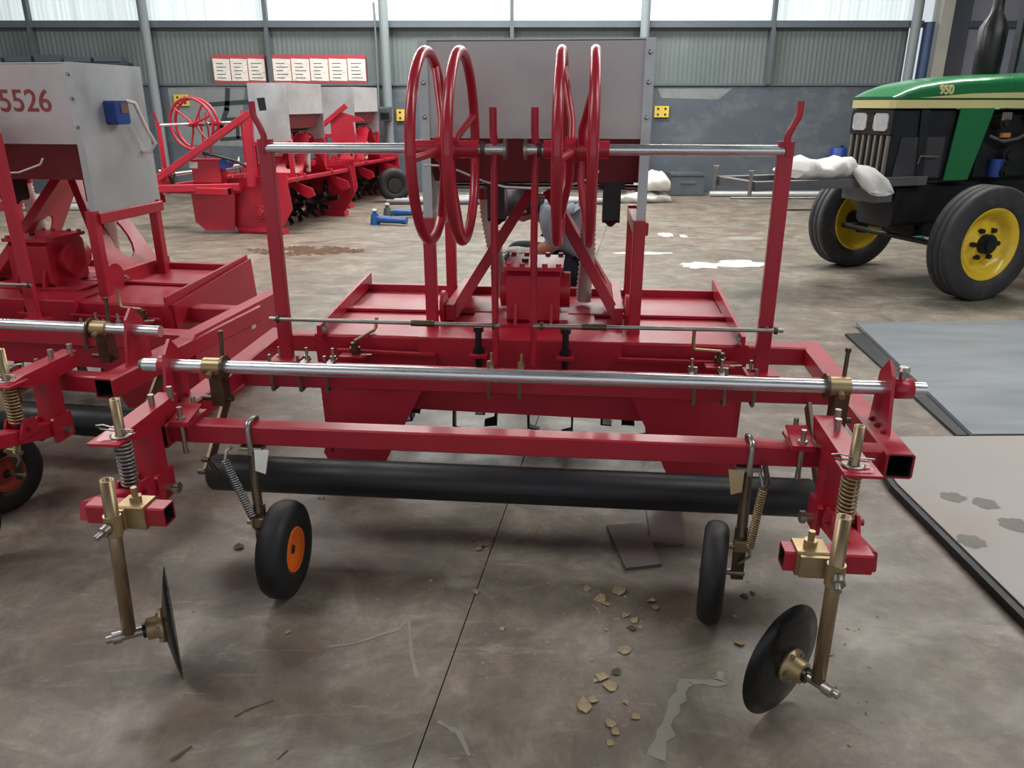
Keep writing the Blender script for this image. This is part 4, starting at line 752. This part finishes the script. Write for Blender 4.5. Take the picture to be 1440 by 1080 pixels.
# ---------------------------------------------------------------- the crouching worker
M['skin'] = mat('skin', (176, 122, 98), .55, var=.06, scale=8)
M['shirt'] = mat('grey_work_shirt', (128, 134, 146), .8, var=.25, scale=7, bump=.3, bscale=18)
M['trousers'] = mat('navy_trousers', (24, 27, 40), .85, var=.2, scale=8, bump=.2, bscale=20)
M['hair'] = mat('black_hair', (17, 18, 19), .5, var=.3, scale=40, stretch=(1, 1, .2))
M['shoe'] = mat('dark_shoe', (30, 28, 28), .6, var=.2)
M['glove'] = mat('white_glove', (206, 204, 198), .8, var=.08)
def person():
    global O
    base = mY(770, 480, 4.12); base.z = 0; O = base.copy()
    R = empty('person', Matrix.Rotation(-YAW, 3, 'Z') @ base, -YAW); tag(R, 'person in grey shirt and dark trousers crouching behind the red gearbox', 'person')
    Y0 = 4.12
    def q(px, py, dy=0): return mY(px, py, Y0+dy)
    v, r, e, seg = [], [], [], []
    def chain(start, pts, kind):
        k = start
        for p, rad in pts:
            v.append(Vector(p)); r.append(rad); n = len(v)-1
            if k is not None: e.append((k, n)); seg.append((k, n, kind))
            k = n
        return k
    pel = chain(None, [(q(806, 372), .135)], 'trousers')
    wai = chain(pel, [(q(806, 338), .125)], 'shirt')
    che = chain(wai, [(q(793, 310), .135), (q(777, 300), .125)], 'shirt')
    nk = chain(che, [(q(762, 295), .052)], 'skin')
    hd = chain(nk, [(q(748, 291), .07), (q(736, 289), .098), (q(722, 291), .085), (q(714, 299), .05)], 'skin')
    for s in (-1, 1):      # legs, near then far
        kn = chain(pel, [(q(800, 378)+Vector((0, s*.10, 0)), .10), (q(716, 356)+Vector((0, s*.17, 0)), .068)], 'trousers')
        an = chain(kn, [(q(738, 405)+Vector((0, s*.17, 0)), .062), (Vector((q(768, 470).x, Y0+s*.16, .09)), .045)], 'trousers')
        chain(an, [(Vector((q(772, 470).x, Y0+s*.16, .045)), .045), (Vector((q(735, 470).x, Y0+s*.17, .04)), .04), (Vector((q(718, 470).x, Y0+s*.175, .034)), .032)], 'shoe')
        sh = chain(che, [(q(776, 303)+Vector((0, s*.17, 0)), .07)], 'shirt')
        if s < 0: el = chain(sh, [(q(782, 336)+Vector((0, -.2, 0)), .048)], 'shirt'); wr = chain(el, [(q(750, 348)+Vector((0, -.2, 0)), .033)], 'skin'); hand = q(737, 344)+Vector((0, -.2, 0)); hk = 'glove'
        else: el = chain(sh, [(q(764, 320)+Vector((0, .16, 0)), .048)], 'shirt'); wr = chain(el, [(q(751, 277)+Vector((0, .0, 0)), .032)], 'skin'); hand = q(746, 262)+Vector((0, -.03, 0)); hk = 'glove'
        pm = chain(wr, [(hand, .034)], hk); dd = (hand-v[wr]).normalized(); sd = Vector((0, 1, 0))
        up = dd.cross(sd).normalized()
        for k in range(4):
            o = sd*(-.03+.02*k); L = (.058, .07, .066, .05)[k]
            chain(pm, [(hand+o+dd*.035, .011), (hand+o*1.05+dd*(.035+L*.5)+up*.008, .0095), (hand+o*1.05+dd*(.035+L*.85)+up*.03, .008)], hk)
        chain(pm, [(hand-sd*.035+dd*.0, .011), (hand-sd*.05+dd*.03+up*.012, .0095), (hand-sd*.045+dd*.05+up*.025, .008)], hk)
    me = bpy.data.meshes.new('body'); me.from_pydata([p-O for p in v], e, []); ob = bpy.data.objects.new('body', me); C.objects.link(ob)
    sk = ob.modifiers.new('skin', 'SKIN'); sk.use_smooth_shade = True
    lay = me.skin_vertices[0].data if me.skin_vertices else None
    if lay is None:
        bm = bmesh.new(); bm.from_mesh(me); bm.verts.layers.skin.verify(); bm.to_mesh(me); bm.free(); lay = me.skin_vertices[0].data
    for i, rad in enumerate(r): lay[i].radius = (rad, rad)
    lay[0].use_root = True
    sb = ob.modifiers.new('sub', 'SUBSURF'); sb.levels = 2; sb.render_levels = 2
    bpy.context.view_layer.update(); dg = bpy.context.evaluated_depsgraph_get()
    m2 = bpy.data.meshes.new_from_object(ob.evaluated_get(dg)); bpy.data.objects.remove(ob); m2.name = 'body'
    ks = ['skin', 'shirt', 'trousers', 'shoe', 'glove']; m2.materials.clear()
    for k in ks: m2.materials.append(M[k])
    sg = [(v[a]-O, v[b]-O, ks.index(k), r[a], r[b]) for a, b, k in seg]
    for f in m2.polygons:
        c = Vector(f.center); best = None
        for a, b, k, ra, rb in sg:
            d = b-a; t = max(0, min(1, (c-a).dot(d)/max(1e-9, d.length_squared))); dist = (c-(a+d*t)).length/(ra+(rb-ra)*t)
            if best is None or dist < best[0]: best = (dist, k)
        f.material_index = best[1]; f.use_smooth = True
    body = bpy.data.objects.new('body', m2); C.objects.link(body); body.parent = R
    hc = q(736, 288); ax = (q(714, 300)-hc).normalized(); up = Vector((0, 0, 1)); up = (up-ax*up.dot(ax)).normalized(); sd = ax.cross(up)
    hair = MB(); secs = []
    for i in range(9):
        a = PI*.62*i/8; s = []
        for j in range(20):
            t = j*2*PI/20; d = up*.9-ax*.35; d.normalize(); b1 = sd; b2 = d.cross(b1).normalized()
            s.append(hc+(d*math.cos(a)+(b1*math.cos(t)+b2*math.sin(t))*math.sin(a))*(.112+.004*math.sin(7*t+3*i)))
        secs.append(s)
    hair.sect(secs).build('hair', 'hair', R)
    fc = q(716, 295)
    for s in (-1, 1):
        MB().lathe([(-.012, 0), (-.008, .009), (0, .012), (.008, .009), (.012, 0)], fc+ax*.0+up*.02+sd*s*.035, ax, 10).build('eye', 'white', R)
        MB().lathe([(-.008, 0), (-.008, .02), (0, .03), (.008, .022), (.008, 0)], hc+sd*s*.1-up*.01, sd, 12).build('ear', 'skin', R)
    MB().lathe([(-.02, 0), (-.01, .014), (.02, .016), (.035, 0)], fc+ax*.035-up*.012, ax-up*.4, 10).build('nose', 'skin', R)
    MB().beam(fc-sd*.022+ax*.02-up*.045, fc+sd*.022+ax*.02-up*.045, .008, .01).build('mouth', 'rimred', R)
person()
